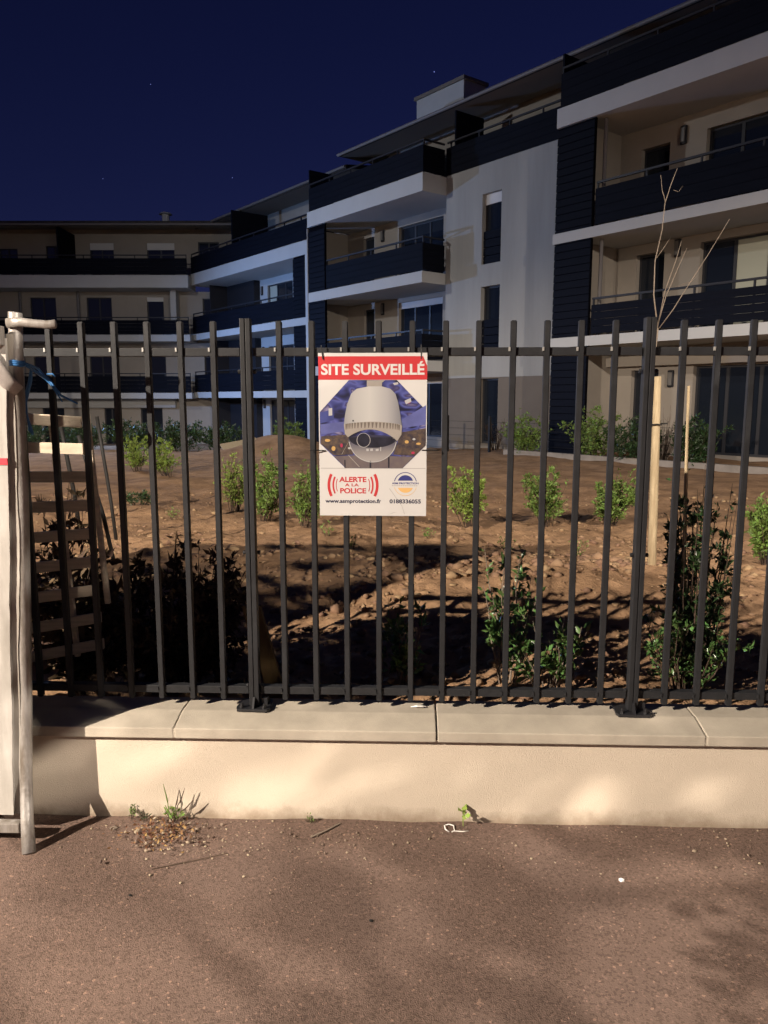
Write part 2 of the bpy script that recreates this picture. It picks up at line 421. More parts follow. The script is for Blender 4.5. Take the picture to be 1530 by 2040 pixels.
def arcq(cx, cy, r0, r1, a0, a1, n=16, sy=1.0):
    out = []
    for i in range(n):
        b0 = R(a0 + (a1 - a0) * i / n); b1 = R(a0 + (a1 - a0) * (i + 1) / n)
        out.append([(cx + r0 * math.cos(b0), cy + sy * r0 * math.sin(b0)), (cx + r1 * math.cos(b0), cy + sy * r1 * math.sin(b0)),
                    (cx + r1 * math.cos(b1), cy + sy * r1 * math.sin(b1)), (cx + r0 * math.cos(b1), cy + sy * r0 * math.sin(b1))])
    return out
def text(body, x0, x1, ytop, ybase, m, lift, bold=0.0, capital=True):
    """lettering fitted to the box (sign drawing units): cap height ytop..ybase, width x0..x1"""
    cu = bpy.data.curves.new('lettering', 'FONT'); cu.body = body; cu.size = 1.0; cu.offset = bold; cu.resolution_u = 4
    to = bpy.data.objects.new('lettering_tmp', cu); C.objects.link(to)
    dg = bpy.context.evaluated_depsgraph_get()
    me = bpy.data.meshes.new_from_object(to.evaluated_get(dg)); bpy.data.objects.remove(to)
    co = np.zeros(len(me.vertices) * 3); me.vertices.foreach_get('co', co); co = co.reshape(-1, 3)
    cu2 = bpy.data.curves.new('x', 'FONT'); cu2.body = 'H' if capital else 'x'; cu2.size = 1.0; cu2.offset = bold
    to2 = bpy.data.objects.new('lettering_tmp', cu2); C.objects.link(to2); dg = bpy.context.evaluated_depsgraph_get()
    m2 = bpy.data.meshes.new_from_object(to2.evaluated_get(dg)); bpy.data.objects.remove(to2)
    hh = max(vv.co.y for vv in m2.vertices); hb = min(vv.co.y for vv in m2.vertices)
    bx0, bx1 = co[:, 0].min(), co[:, 0].max()
    X0, _ = sp(x0, 0); X1, _ = sp(x1, 0); _, ZB = sp(0, ybase); _, ZT = sp(0, ytop)
    out = np.zeros_like(co)
    out[:, 0] = X0 + (co[:, 0] - bx0) / (bx1 - bx0) * (X1 - X0)
    out[:, 2] = ZB + (co[:, 1] - hb) / (hh - hb) * (ZT - ZB)
    out[:, 1] = -.0025 - lift * .0004
    me.vertices.foreach_set('co', out.ravel()); me.update()
    me.materials.clear(); me.name = 'lettering'
    return obj('lettering', me, m, sign)
# the board itself, a thin plastic sheet slightly bowed
bm_ = MB(); nx, nz = 6, 8
W2 = 594 * K; H2 = 1788 * K
vv = []; ff = []
for side in (0, 1):
    for j in range(2):
        for i in range(2):
            vv.append((-W2 + 2 * W2 * i, -.0025 if side == 0 else .0025, -H2 * j))
ff = [(0, 2, 3, 1), (4, 5, 7, 6), (0, 1, 5, 4), (2, 6, 7, 3), (0, 4, 6, 2), (1, 3, 7, 5)]
obj('board', mkmesh('board', vv, ff), M['signwhite'], sign)
flat('red_band', [[(141, 163), (1284, 163), (1329, 270), (1329, 415), (141, 415)]], M['signred'], 1)
text('SITE SURVEILLÉ', 172, 1300, 246, 362, M['signtext'], 2, bold=0.028)
# printed photograph
OCT = [(475, 418), (1000, 418), (1319, 745), (1319, 1130), (1065, 1382), (430, 1382), (152, 1110), (152, 765)]
pm = mat('printed_photo', (0.06, 0.06, 0.2), 0.45)
n = pm.node_tree.nodes; l = pm.node_tree.links; b = n['Principled BSDF']
tc = n.new('ShaderNodeTexCoord'); mp = n.new('ShaderNodeMapping'); mp.inputs['Scale'].default_value = (9, 9, 17); mp.inputs['Rotation'].default_value = (0, R(-12), 0)
nz = n.new('ShaderNodeTexNoise'); nz.inputs['Scale'].default_value = 1.7; nz.inputs['Detail'].default_value = 1.0; nz.inputs['Distortion'].default_value = .35
l.new(tc.outputs['Object'], mp.inputs['Vector']); l.new(mp.outputs[0], nz.inputs['Vector'])
rp = n.new('ShaderNodeValToRGB'); e = rp.color_ramp.elements
e[0].position = .36; e[0].color = (.012, .012, .035, 1); e[1].position = .46; e[1].color = (.035, .04, .15, 1)
for pos, c in ((.54, (.075, .085, .27, 1)), (.61, (.035, .03, .09, 1)), (.72, (.20, .18, .30, 1))):
    q = e.new(pos); q.color = c
l.new(nz.outputs['Fac'], rp.inputs['Fac']); l.new(rp.outputs['Color'], b.inputs['Base Color'])
pic = flat('printed_picture', [OCT], pm, 1)
M['p_blue'] = mat('print_blue', (0.045, 0.055, 0.19), 0.45, var=0.18, vscale=18)
M['p_lilac'] = mat('print_lilac', (0.085, 0.095, 0.25), 0.45, var=0.15, vscale=18)
M['p_night'] = mat('print_night', (0.025, 0.022, 0.035), 0.45, col2=(0.10, 0.07, 0.05), vscale=60)
M['p_floor'] = mat('print_floor', (0.13, 0.105, 0.10), 0.45, col2=(0.10, 0.08, 0.09), vscale=30)
M['p_body'] = mat('print_camera_body', (0.36, 0.36, 0.37), 0.45, var=0.06, vscale=9)
def across(m, stops, axis=0, lo=-.107, hi=.107):
    """tone printed across the picture"""
    n = m.node_tree.nodes; l = m.node_tree.links; b = n['Principled BSDF']
    tc = n.new('ShaderNodeTexCoord'); sx = n.new('ShaderNodeSeparateXYZ'); l.new(tc.outputs['Object'], sx.inputs[0])
    mr = n.new('ShaderNodeMapRange'); mr.inputs['From Min'].default_value = lo; mr.inputs['From Max'].default_value = hi; l.new(sx.outputs[axis], mr.inputs['Value'])
    rp = n.new('ShaderNodeValToRGB'); e = rp.color_ramp.elements; e[0].position = stops[0][0]; e[0].color = (*stops[0][1], 1); e[1].position = stops[-1][0]; e[1].color = (*stops[-1][1], 1)
    for p, c in stops[1:-1]: q = e.new(p); q.color = (*c, 1)
    l.new(mr.outputs[0], rp.inputs['Fac']); l.new(rp.outputs['Color'], b.inputs['Base Color'])
across(M['p_body'], [(0, (.22, .22, .23)), (.18, (.34, .335, .33)), (.45, (.40, .395, .385)), (.75, (.30, .295, .30)), (1, (.15, .15, .17))])
M['p_rim'] = mat('print_camera_rim', (0.27, 0.245, 0.22), 0.45, var=0.05, vscale=20)
M['p_slot'] = mat('print_slot', (0.13, 0.11, 0.095), 0.45)
M['p_dome'] = mat('print_dome', (0.07, 0.07, 0.10), 0.45, col2=(0.24, 0.20, 0.19), vscale=22)
across(M['p_dome'], [(0, (.30, .28, .27)), (.45, (.19, .175, .175)), (.75, (.10, .095, .12)), (1, (.03, .03, .055))], 2, -.400, -.310)
M['p_black'] = mat('print_black', (0.015, 0.015, 0.025), 0.45, var=0.3, vscale=30)
M['p_white'] = mat('print_white', (0.36, 0.355, 0.36), 0.45)
patches('print_patch', [[(154, 900), (420, 868), (420, 975), (165, 1010)], [(1050, 850), (1318, 690), (1318, 900), (1055, 940)]], M['p_lilac'], 2, pic)
patches('print_patch', [[(154, 770), (300, 735), (310, 850), (154, 890)], [(1050, 960), (1318, 915), (1318, 930), (1050, 975)]], M['p_blue'], 2, pic)
patches('print_patch', [[(165, 1030), (460, 1010), (520, 1230), (300, 1240), (158, 1112)], [(1050, 985), (1318, 940), (1318, 1128), (1200, 1245), (960, 1230)]], M['p_night'], 2, pic)
patches('print_patch', [[(305, 1250), (540, 1240), (1190, 1252), (1062, 1380), (432, 1380)]], M['p_floor'], 2, pic)
patches('print_patch', [[(420, 1290), (432, 1290), (432, 1378), (420, 1378)], [(700, 1300), (718, 1300), (718, 1378), (700, 1378)], [(905, 1255), (920, 1255), (920, 1378), (905, 1378)]], M['p_black'], 3, pic)
patches('print_patch', [[(955, 452), (1010, 440), (1018, 462), (975, 474)], [(250, 725), (290, 720), (290, 800), (250, 805)], [(1085, 640), (1150, 612), (1160, 650), (1100, 680)]], M['p_white'], 3, pic)
# dome camera in the photograph
dome = flat('printed_camera', [[(672, 422), (872, 420), (838, 445), (836, 486), (672, 486)]], M['p_rim'], 3)
body = [(690, 486), (835, 486), (930, 512), (985, 566), (1015, 660), (1040, 800), (1056, 905)] + ell(737, 905, 319, 40, 0, 180, 14)[1:-1][::1] + [(418, 905), (430, 800), (455, 680), (500, 565), (560, 512)]
body = [(690, 486), (835, 486), (930, 512), (985, 566), (1015, 660), (1040, 800), (1056, 915), (418, 905), (430, 800), (455, 680), (500, 565), (560, 512)]
flat('printed_camera', [ell(735, 1055, 268, 262, 0, 180, 24) + ell(735, 1055, 268, 40, 180, 360, 12)[1:-1]], M['p_dome'], 3, dome)
flat('printed_camera', [ell(735, 1050, 262, 105, 12, 168, 24) + [(470, 1040), (1000, 1040)][::1]], M['p_black'], 4, dome)
flat('printed_camera', arcq(735, 1055, 258, 266, 8, 172, 24, sy=.985), M['p_white'], 5, dome)
M['p_warm'] = mat('print_warm_light', (0.45, 0.28, 0.10), 0.45); M['p_red'] = mat('print_red_light', (0.32, 0.03, 0.07), 0.45)
for (cx_, cy_, rx, ry, k_) in ((235, 1075, 30, 16, 'p_warm'), (300, 1165, 22, 26, 'p_warm'), (390, 1130, 14, 22, 'p_red'), (1110, 1090, 22, 18, 'p_warm'), (1190, 1060, 16, 12, 'p_white'), (1180, 1210, 20, 14, 'p_red'), (1120, 650, 34, 22, 'p_red'), (1240, 1110, 26, 12, 'p_warm'), (480, 1160, 20, 12, 'p_white')):
    flat('print_patch', [ell(cx_, cy_, rx, ry, n=14)], M[k_], 2.5, pic)
rim = [(418, 900)] + [(418 + (1058 - 418) * t, 900 - 32 * math.sin(math.pi * t)) for t in np.linspace(.05, .95, 12)] + [(1058, 912), (1052, 1010), (1005, 1082)] + \
      [(1005 - (1005 - 465) * t, 1082 - 108 * math.sin(math.pi * t) ** .8 - 40 * t) for t in np.linspace(.06, .94, 14)] + [(462, 1040), (428, 1000)]
flat('printed_camera', [body], M['p_body'], 5, dome)
flat('printed_camera', [rim], M['p_rim'], 6, dome)
slots = []
for k in range(21):
    t = (k + .5) / 21; x = 735 - 300 * math.cos(math.pi * (t * .94 + .03)); wv = 4 + 9 * math.sin(math.pi * t); yv = 897 - 26 * math.sin(math.pi * t) + 8 * t
    slots.append([(x - wv, yv), (x + wv, yv), (x + wv * .2, yv + 62), (x - wv * .6, yv + 62)])
flat('printed_camera', slots, M['p_slot'], 7, dome)
flat('printed_camera', [ell(635, 1072, 76, 80)], M['p_white'], 7, dome)
flat('printed_camera', [ell(634, 1071, 70, 75)], M['p_black'], 8, dome)
flat('printed_camera', [ell(520, 859, 9, 9, n=12)], M['p_black'], 7, dome)
flat('printed_camera', [[(665, 1166), (692, 1166), (692, 1192), (665, 1192)], [(708, 1166), (738, 1164), (738, 1190), (708, 1192)], [(768, 1170), (800, 1166), (800, 1190), (768, 1192)], [(818, 1148), (830, 1146), (828, 1192), (818, 1192)]], M['p_white'], 6, dome)
flat('printed_camera', [[(955, 1038), (972, 1038), (972, 1056), (955, 1056)], [(470, 1085), (478, 1075), (420, 1180), (398, 1225), (390, 1228)], [(462, 1240), (470, 1238), (592, 1368), (584, 1370)]], M['p_rim'], 4, dome)
# lower panel
flat('fold_line', [[(156, 1380), (1318, 1380), (1318, 1386), (156, 1386)]], M['signgrey'], 1)
text('ALERTE', 360, 664, 1478, 1537, M['signred'], 1, bold=0.030)
text('A LA', 424, 580, 1552, 1585, M['signred'], 1, bold=0.025)
text('POLICE', 370, 660, 1605, 1664, M['signred'], 1, bold=0.030)
for (r0, r1, h) in ((255, 285, 27), (212, 230, 25), (183, 191, 22)):
    flat('alert_waves', arcq(514, 1572, r0, r1, 180 - h, 180 + h, 12), M['signred'], 1)
    flat('alert_waves', arcq(514, 1572, r0, r1, -h, h, 12), M['signred'], 1)
flat('emblem', [arc(1097, 1545, 0, 88, 197, 343, 18)[:19]], M['signnavy'], 1)
flat('emblem', arcq(1097, 1552, 120, 128, 192, 348, 18), M['signnavy'], 1)
flat('emblem', [arc(1097, 1565, 0, 90, 22, 158, 18)[:19]], M['signorange'], 1)
flat('emblem', arcq(1097, 1560, 124, 129, 16, 164, 18), M['signorange'], 1)
text('ASM PROTECTION', 948, 1244, 1538, 1559, M['signnavy'], 1, bold=0.03)
flat('fine_print', [[(948 + k * 24, 1572), (966 + k * 24, 1572), (966 + k * 24, 1579), (948 + k * 24, 1579)] for k in range(12)], M['signgrey'], 1)
text('www.asmprotection.fr', 203, 828, 1741, 1772, M['signdark'], 1, bold=0.034, capital=False)
text('0188336055', 921, 1270, 1728, 1774, M['signdark'], 1, bold=0.034)
flat('scratch', [[(918, 1608), (922, 1606), (1060, 1800), (1056, 1802)], [(1056, 1800), (1060, 1800), (1092, 1895), (1088, 1896)], [(900, 1905), (960, 1878), (1012, 1870), (960, 1882)]], M['signgrey'], 1)
# ties
def tie(name, pts, label):
    m = MB().tube(pts, .0022, 6); o = m.build(name, M['tie']); tag(o, label, 'cable tie'); return o
zx = lambda cx, cy, dy=0: (SX + sp(cx, cy)[0], SY - .004 + dy, SZ + sp(cx, cy)[1])
tie('cable_tie', [zx(177, 45, .0), zx(182, 90), zx(195, 195), zx(190, 150, .012), zx(185, 80, .05)], 'black cable tie at top left corner of the warning sign')
tie('cable_tie', [zx(1262, 40, .0), zx(1266, 90), zx(1262, 190), zx(1266, 140, .012), zx(1268, 80, .05)], 'black cable tie at top right corner of the warning sign')
tie('cable_tie', [zx(40, 1188, .0), zx(75, 1180, -.012), zx(210, 1188), zx(120, 1182, .02)], 'black cable tie at left edge of the warning sign')
tie('cable_tie', [zx(1278, 1182), zx(1330, 1178, -.004), zx(1440, 1180, -.010), zx(1470, 1180, .01)], 'black cable tie at right edge of the warning sign')

# ------------------------------------------------------------------ site barrier at the left edge
bar_ = tag(empty('site_barrier', (-1.40, 2.58, 0)), 'white boarded site barrier with galvanised tube frame at left edge of the photo', 'barrier')
bx = lambda x, y, z: (x + 1.40, y - 2.58, z)
MB().tube([bx(-1.328, 2.60, 1.888), bx(-1.3285, 2.60, 1.884), bx(-1.334, 2.60, 1.759), bx(-1.339, 2.60, 1.591), bx(-1.349, 2.60, 1.246), bx(-1.367, 2.60, .887), bx(-1.386, 2.598, .514), bx(-1.396, 2.585, .243), bx(-1.375, 2.53, .10), bx(-1.352, 2.484, 0.0)],
       [.021, .0228, .0228, .0228, .0225, .0228, .0225, .021, .022, .0235], 16).build('upright_tube', M['galv'], bar_, smooth=True)
MB().tube([bx(-1.345, 2.572, 1.850), bx(-1.30, 2.570, 1.853), bx(-1.255, 2.575, 1.848), bx(-1.215, 2.580, 1.845), bx(-1.187, 2.584, 1.847), bx(-1.184, 2.584, 1.847)], [.0085, .008, .0072, .0072, .008, .007], 12, flat=1.9).build('hooked_arm', M['galv'], bar_, smooth=True)
EDGE = [(.096, -1.423), (.331, -1.403), (.709, -1.387), (1.072, -1.358), (1.422, -1.344), (1.658, -1.338), (1.824, -1.326)]
INNER = [(.12, -1.442), (.239, -1.432), (.804, -1.404), (1.074, -1.385), (1.591, -1.358), (1.80, -1.348)]
def edge_x(tab, z): return float(np.interp(z, [q[0] for q in tab], [q[1] for q in tab]))
def sheet(name, z0, z1, fx0, fx1, y0, y1, m_, parent):
    zs = np.linspace(z0, z1, 44); v = []; f = []
    for z in zs:
        a, b = fx0(z), fx1(z); v += [bx(a, y0, z), bx(b, y0, z), bx(b, y1, z), bx(a, y1, z)]
    for i in range(len(zs) - 1):
        k = i * 4; f += [(k + q, k + (q + 1) % 4, k + 4 + (q + 1) % 4, k + 4 + q) for q in range(4)]
    f += [(3, 2, 1, 0), tuple(len(v) - 4 + q for q in range(4))]
    return obj(name, mkmesh(name, v, f), m_, parent)
wob = lambda z, k, a: a * noise.noise(Vector((k, 1, z * 5))) + a * .5 * noise.noise(Vector((k, 4, z * 16)))
board = sheet('board', .10, 1.80, lambda z: -2.6, lambda z: edge_x(INNER, z) + wob(z, 0, .004), 2.560, 2.574, M['whiteboard'], bar_)
sheet('edge_flange', .098, 1.815, lambda z: edge_x(INNER, z) - .004, lambda z: edge_x(EDGE, z) + wob(z, 9, .005), 2.5745, 2.584, M['whiteflange'], bar_)
MB().box(bx(-2.5, 0, 0)[0], bx(-1.368, 0, 0)[0], -.0235, -.0203, 1.379, 1.401).build('red_stripe', M['redpaint'], board)
MB().box(bx(-2.6, 0, 0)[0], bx(-1.345, 0, 0)[0], -.062, -.024, 1.775, 1.838).build('top_rail', M['galv'], bar_, bevel=.004)
MB().box(bx(-2.6, 0, 0)[0], bx(-1.402, 0, 0)[0], -.060, -.024, .052, .088).build('bottom_rail', M['galv'], bar_, bevel=.004)
MB().tube([bx(-1.46, 2.545, 1.800), bx(-1.40, 2.544, 1.735), bx(-1.345, 2.553, 1.655), bx(-1.318, 2.572, 1.625)], [.007, .0075, .0075, .006], 10, flat=3.6).build('strap', M['greystrap'], bar_, smooth=True)
MB().tube([bx(-2.55, 2.59, 0), bx(-2.55, 2.59, 1.86)], .0225, 12).build('upright_tube', M['galv'], bar_, smooth=True)
# taller hoarding added further left, out of frame, to shade a band of soil
ho = tag(empty('shadow_hoarding', (-4.21, 2.35, 0)), 'tall grey steel hoarding panel added unseen left of the barrier to shade the soil', 'hoarding')
m = MB()
for k in range(14): m.prism_z([(-1.05 + k * .15, 0), (-1.05 + k * .15 + .05, -.03), (-1.05 + k * .15 + .10, -.03), (-1.05 + k * .15 + .15, 0), (-1.05 + k * .15 + .15, .01), (-1.05 + k * .15, .01)], .1, 2.88)
m.build('sheet', M['greystrap'], ho)
for x in (-1.0, 1.0): MB().box(x - .03, x + .03, .012, .07, 0, 2.7).build('post', M['galv'], ho)

# blue string tied round the tube
m = MB()
for dz in (-.007, 0, .006): m.tube([(-1.3365 + .0250 * math.cos(t), 2.60 + .0250 * math.sin(t), 1.719 + dz + .002 * math.sin(3 * t)) for t in np.linspace(0, 6.28, 20)], .0040, 5, cap=False)
S0 = (-1.313, 2.592, 1.721)
m.tube([S0, (-1.318, 2.66, 1.716), (-1.338, 2.76, 1.706), (-1.362, 2.84, 1.690), (-1.336, 2.838, 1.668), (-1.318, 2.836, 1.640), (-1.296, 2.836, 1.612), (-1.237, 2.838, 1.583)], [.005, .0045, .005, .0045, .005, .005, .0045, .003], 6)
m.tube([S0, (-1.322, 2.66, 1.708), (-1.345, 2.76, 1.694), (-1.352, 2.838, 1.676), (-1.330, 2.836, 1.652), (-1.312, 2.84, 1.618), (-1.300, 2.85, 1.590)], [.005, .005, .006, .006, .005, .004, .003], 6)
m.tube([(-1.335, 2.70, 1.706), (-1.362, 2.74, 1.665), (-1.385, 2.76, 1.625), (-1.394, 2.76, 1.590), (-1.392, 2.76, 1.545), (-1.385, 2.76, 1.505), (-1.388, 2.77, 1.490), (-1.380, 2.77, 1.470)], [.005, .007, .008, .006, .003, .006, .009, .003], 6)
m.tube([(-1.345, 2.835, 1.690), (-1.322, 2.832, 1.692), (-1.312, 2.832, 1.682)], .003, 5)
tag(m.build('blue_string', M['string'], smooth=True), 'frayed blue string knotted round the barrier tube and a fence bar', 'string')

# ------------------------------------------------------------------ pallet trellis behind the fence
pal = tag(empty('wooden_pallet', (-1.6, 3.32, .15)), 'slatted pale wood pallet propped upright behind the fence at left', 'pallet')
lx = lambda x, y, z: (x + 1.6, y - 3.32, z - .15)
rows = [(1.518, 1.500, .048), (1.393, 1.385, .048), (1.263, 1.265, .048), (1.128, 1.140, .048), (0.993, 1.015, .048), (0.858, 0.890, .048), (0.723, 0.765, .048), (0.588, 0.640, .048), (0.458, 0.520, .048)]
for k, (zl, zr, h) in enumerate(rows):
    x0, x1 = -2.05, -1.425 + .0075 * k
    v = []
    for yy in (3.285, 3.302):
        for (xx, zz) in ((x0, zl - (zr - zl) * 1.2), (x1, zr)):
            v += [lx(xx, yy - .004 * k, zz - h / 2), lx(xx, yy - .004 * k, zz + h / 2)]
    # order: y0:(x0lo,x0hi,x1lo,x1hi) y1: same
    f = [(0, 2, 3, 1), (4, 5, 7, 6), (0, 1, 5, 4), (2, 6, 7, 3), (1, 3, 7, 5), (0, 4, 6, 2)]
    me = mkmesh('slat', v, f); bm = bmesh.new(); bm.from_mesh(me); bmesh.ops.bevel(bm, geom=bm.edges[:], offset=.002, segments=1, affect='EDGES'); bm.to_mesh(me); bm.free()
    obj('slat', me, M['palletwood'], pal)
for pts in ([(-1.412, 3.31, 1.565), (-1.385, 3.30, 1.15), (-1.345, 3.27, .70)], [(-1.575, 3.325, 1.50), (-1.55, 3.31, 1.10), (-1.50, 3.28, .45)], [(-2.03, 3.325, 1.50), (-2.0, 3.31, 1.10), (-1.95, 3.28, .3)]):
    m = MB()
    for a, b_ in zip(pts[:-1], pts[1:]):
        v = []
        for p in (a, b_):
            for (dx, dy) in ((-.010, 0), (.010, 0), (.010, .022), (-.010, .022)): v.append(lx(p[0] + dx, p[1] + dy, p[2]))
        m.add(v, [(0, 1, 5, 4), (1, 2, 6, 5), (2, 3, 7, 6), (3, 0, 4, 7), (0, 3, 2, 1), (4, 5, 6, 7)])
    m.build('upright', M['palletwood'], pal)
def rod(name, a, b, r0, r1, m_, label, cat, sides=10):
    base = Vector(b); o = empty(name, base)
    tag(o, label, cat)
    d = Vector(a) - base
    pts = [Vector((0, 0, -.15)) - d.normalized() * 0 , d * .33 + Vector((random.uniform(-.004, .004), 0, 0)), d * .66, d]
    MB().tube(pts, [r1, r1 * .7 + r0 * .3, r1 * .4 + r0 * .6, r0], sides).build('shaft', m_, o, smooth=True)
    return o
rod('garden_stake', (-2.95, 6.75, 1.28), (-2.73, 6.89, .15), .019, .019, M['blackstake'], 'thin black stake leaning left in the soil beside the pallet', 'stake')
rod('garden_stake', (-4.05, 8.8, 1.30), (-3.93, 8.9, .10), .024, .024, M['blackstake'], 'thicker black stake leaning behind the pallet slats', 'stake')
rod('garden_stake', (-3.25, 7.9, 1.42), (-3.10, 7.9, .10), .018, .018, M['blackstake'], 'black stake standing between the pallet and the second green shrub', 'stake')
rod('tree_stake', (1.918, 6.152, 1.774), (1.955, 6.15, .12), .031, .034, M['stakewood'], 'thick round pale wooden stake standing by the right fence post', 'stake', 14)
rod('plant_stake', (1.372, 3.9, 1.664), (1.40, 3.86, .15), .007, .013, M['stakewood'], 'thin pointed cane rising from the dark climbing shrub', 'stake')
MB().tube([(1.96, 6.115, 1.40), (1.915, 6.105, 1.405), (1.880, 6.125, 1.40), (1.885, 6.19, 1.40), (2.02, 6.16, 1.41)], .006, 6).build('tie_strap', M['blackstake'], [o for o in C.objects if o.name == 'tree_stake'][0], loc=(-1.955, -6.15, -.12))
# yellow plank leaning behind the left post
pk = tag(empty('yellow_plank', (-.60, 3.30, .13)), 'yellowish wooden plank leaning behind the left fence post', 'plank')
v = []
for (x, y, z) in ((-.725, 3.40, .66), (-.55, 3.30, .08)):
    for (dx, dy) in ((-.05, 0), (.035, 0), (.035, .03), (-.05, .03)): v.append((x + dx + .60, y + dy - 3.30, z - .13))
obj('board', mkmesh('board', v, [(0, 4, 5, 1), (1, 5, 6, 2), (2, 6, 7, 3), (3, 7, 4, 0), (0, 1, 2, 3), (4, 7, 6, 5)]), M['yellowwood'], pk)

# ------------------------------------------------------------------ plants
def rdir(): 
    d = rng.normal(size=3); return d / np.linalg.norm(d)
def plant(name, label, cat, x, y, h, rad, stems, nleaf, lsize, lm, sm, group=None, z=None, lean=(0, 0), start=.12, sr=.005, droop=0.0, subs=5, width=.38, taper=.6, part='foliage', jit=1.0):
    z = soil_h(x, y) - .02 if z is None else z
    o = tag(empty(name, (x, y, z)), label, cat, group)
    sm_b = MB(); P = []; D = []; S = []
    per = max(1, int(nleaf / (stems * (subs + 1))))
    for s in range(stems):
        a = random.uniform(0, 6.283); rr = rad * math.sqrt(random.random())
        hh = h * random.uniform(.62, 1.0) * (1 - .25 * rr / max(rad, .01))
        top = Vector((rr * math.cos(a) + lean[0] * hh, rr * math.sin(a) + lean[1] * hh, hh))
        base = Vector((rr * .25 * math.cos(a), rr * .25 * math.sin(a), 0))
        mid = base.lerp(top, .5) + Vector((random.uniform(-1, 1), random.uniform(-1, 1), 0)) * rad * .14 * jit
        pts = [base, base.lerp(mid, .55) + Vector((0, 0, .02)), mid, mid.lerp(top, .5) + Vector((random.uniform(-1, 1), random.uniform(-1, 1), 0)) * rad * .08 * jit, top]
        sm_b.tube(pts, [sr, sr * .85, sr * .7, sr * .5, sr * .25], 5)
        def along(pl, t):
            k = min(int(t * (len(pl) - 1)), len(pl) - 2); return pl[k].lerp(pl[k + 1], t * (len(pl) - 1) - k)
        twigs = [pts]
        for q in range(subs):
            t = random.uniform(start, .92); p0 = along(pts, t)
            L = rad * random.uniform(.35, .8) * (1 - taper * t)
            aa = random.uniform(0, 6.283); d = Vector((math.cos(aa), math.sin(aa), random.uniform(.2, 1.1) - droop)).normalized()
            tw = [p0, p0 + d * L * .5 + Vector((0, 0, .01)), p0 + d * L]
            sm_b.tube(tw, [sr * .45, sr * .35, sr * .15], 4); twigs.append(tw)
        for tw in twigs:
            for q in range(per):
                t = random.uniform(start if tw is pts else .15, 1.0); p = along(tw, t)
                ax = (tw[-1] - tw[0]).normalized()
                d = Vector(rdir()) * .9 + ax * .55 + Vector((0, 0, .25 - droop))
                P.append(p + Vector(rdir()) * lsize * .25); D.append(d); S.append(lsize * random.uniform(.55, 1.15))
    sm_b.build('stem', sm, o)
    obj(part, leaves_mesh(part, [tuple(p) for p in P], [tuple(d) for d in D], S, width), lm, o)
    return o
G1 = 'green shrubs planted in the soil'
for a in [
    (-2.35, 10.0, .86, .30, 'green shrub in the soil just left of the left fence post', 'leafbright'),
    (-1.78, 9.2, 1.0, .26, 'tall green shrub just right of the left fence post', 'leaf'),
    (-1.20, 8.65, .86, .28, 'green shrub partly hidden by the left edge of the warning sign', 'leaf'),
    (.66, 8.7, .92, .30, 'green shrub just right of the warning sign', 'leafbright'),
    (1.58, 8.9, .88, .30, 'green shrub midway between the warning sign and the right fence post', 'leaf'),
    (2.32, 8.9, .80, .32, 'green shrub just left of the thick wooden stake', 'leaf'),
    (3.02, 6.5, .72, .16, 'sparse green shrub at the right edge of the photo', 'leaf'),
    (-5.5, 15.2, .95, .34, 'farther green shrub at left, left one of the pair', 'leafbright'),
    (-4.72, 14.8, 1.0, .36, 'farther green shrub at left, right one of the pair', 'leafbright'),
    (-3.75, 10.4, .28, .26, 'low dull weed patch in the soil left of the dead hedge', 'leafdark')]:
    x, y, h, r_, lab, mm = a
    plant('shrub', lab, 'shrub', x, y, h * random.uniform(.92, 1.1), r_ * random.uniform(.85, 1.2), random.randint(16, 26) if h > .4 else 8, random.randint(2400, 3900) if h > .4 else 700, random.uniform(.042, .054), M[mm], M['barkdark'], G1, subs=6, taper=.75, jit=1.7, lean=(random.uniform(-.15, .15), random.uniform(-.1, .1)))
plant('sprig', 'tiny green sprig in the soil below the warning sign', 'plant', -.56, 7.2, .22, .06, 5, 60, .03, M['leaf'], M['barkdark'])
for (x, y, h, lab) in ((.95, 7.4, .22, 'low weed on bare soil before the gap between the two shrubs right of the sign'),
                       (1.55, 7.0, .26, 'low weed on bare soil just left of the thick wooden stake'),
                       (.2, 7.9, .18, 'small weed on bare soil by the lower right corner of the sign'),
                       (-.9, 8.1, .20, 'small weed on bare soil by the lower left corner of the sign'),
                       (-2.9, 9.2, .24, 'thin weed on bare soil above the dead bush')):
    plant('soil_weed', lab, 'weed', x, y, h, .12, 7, 90, .03, M['leaf'], M['barkdark'], 'sparse weeds in the bare soil', subs=2, sr=.0025)
# glossy young plants close behind the fence
plant('young_laurel', 'glossy young laurel close behind the fence below the warning sign', 'plant', -.03, 3.85, .60, .15, 8, 420, .060, M['leafglossy'], M['bark'], subs=3)
plant('young_laurel', 'straggly young laurel with long bare stems behind the fence', 'plant', .50, 3.80, .92, .18, 8, 420, .056, M['leafglossy'], M['twig'], subs=2, start=.3, sr=.006)
plant('young_laurel', 'low leafy young laurel left of the right fence post', 'plant', .70, 3.75, .50, .20, 10, 560, .058, M['leafglossy'], M['twig'], subs=3, start=.2)
plant('young_laurel', 'thin laurel shoot between two bars with few leaves at its top', 'plant', .66, 4.3, .86, .08, 3, 70, .05, M['leafglossy'], M['twig'], subs=2, start=.55)
plant('climbing_shrub', 'tall dark leafy climbing shrub right of the right fence post', 'shrub', 1.45, 3.86, 1.46, .17, 30, 4600, .040, M['leafdark'], M['barkdark'], subs=6, taper=.75, start=.05)
plant('climbing_shrub', 'low leafy spread at the foot of the dark climbing shrub', 'shrub', 1.36, 3.74, .52, .32, 18, 1100, .042, M['leafglossy'], M['barkdark'], subs=4)
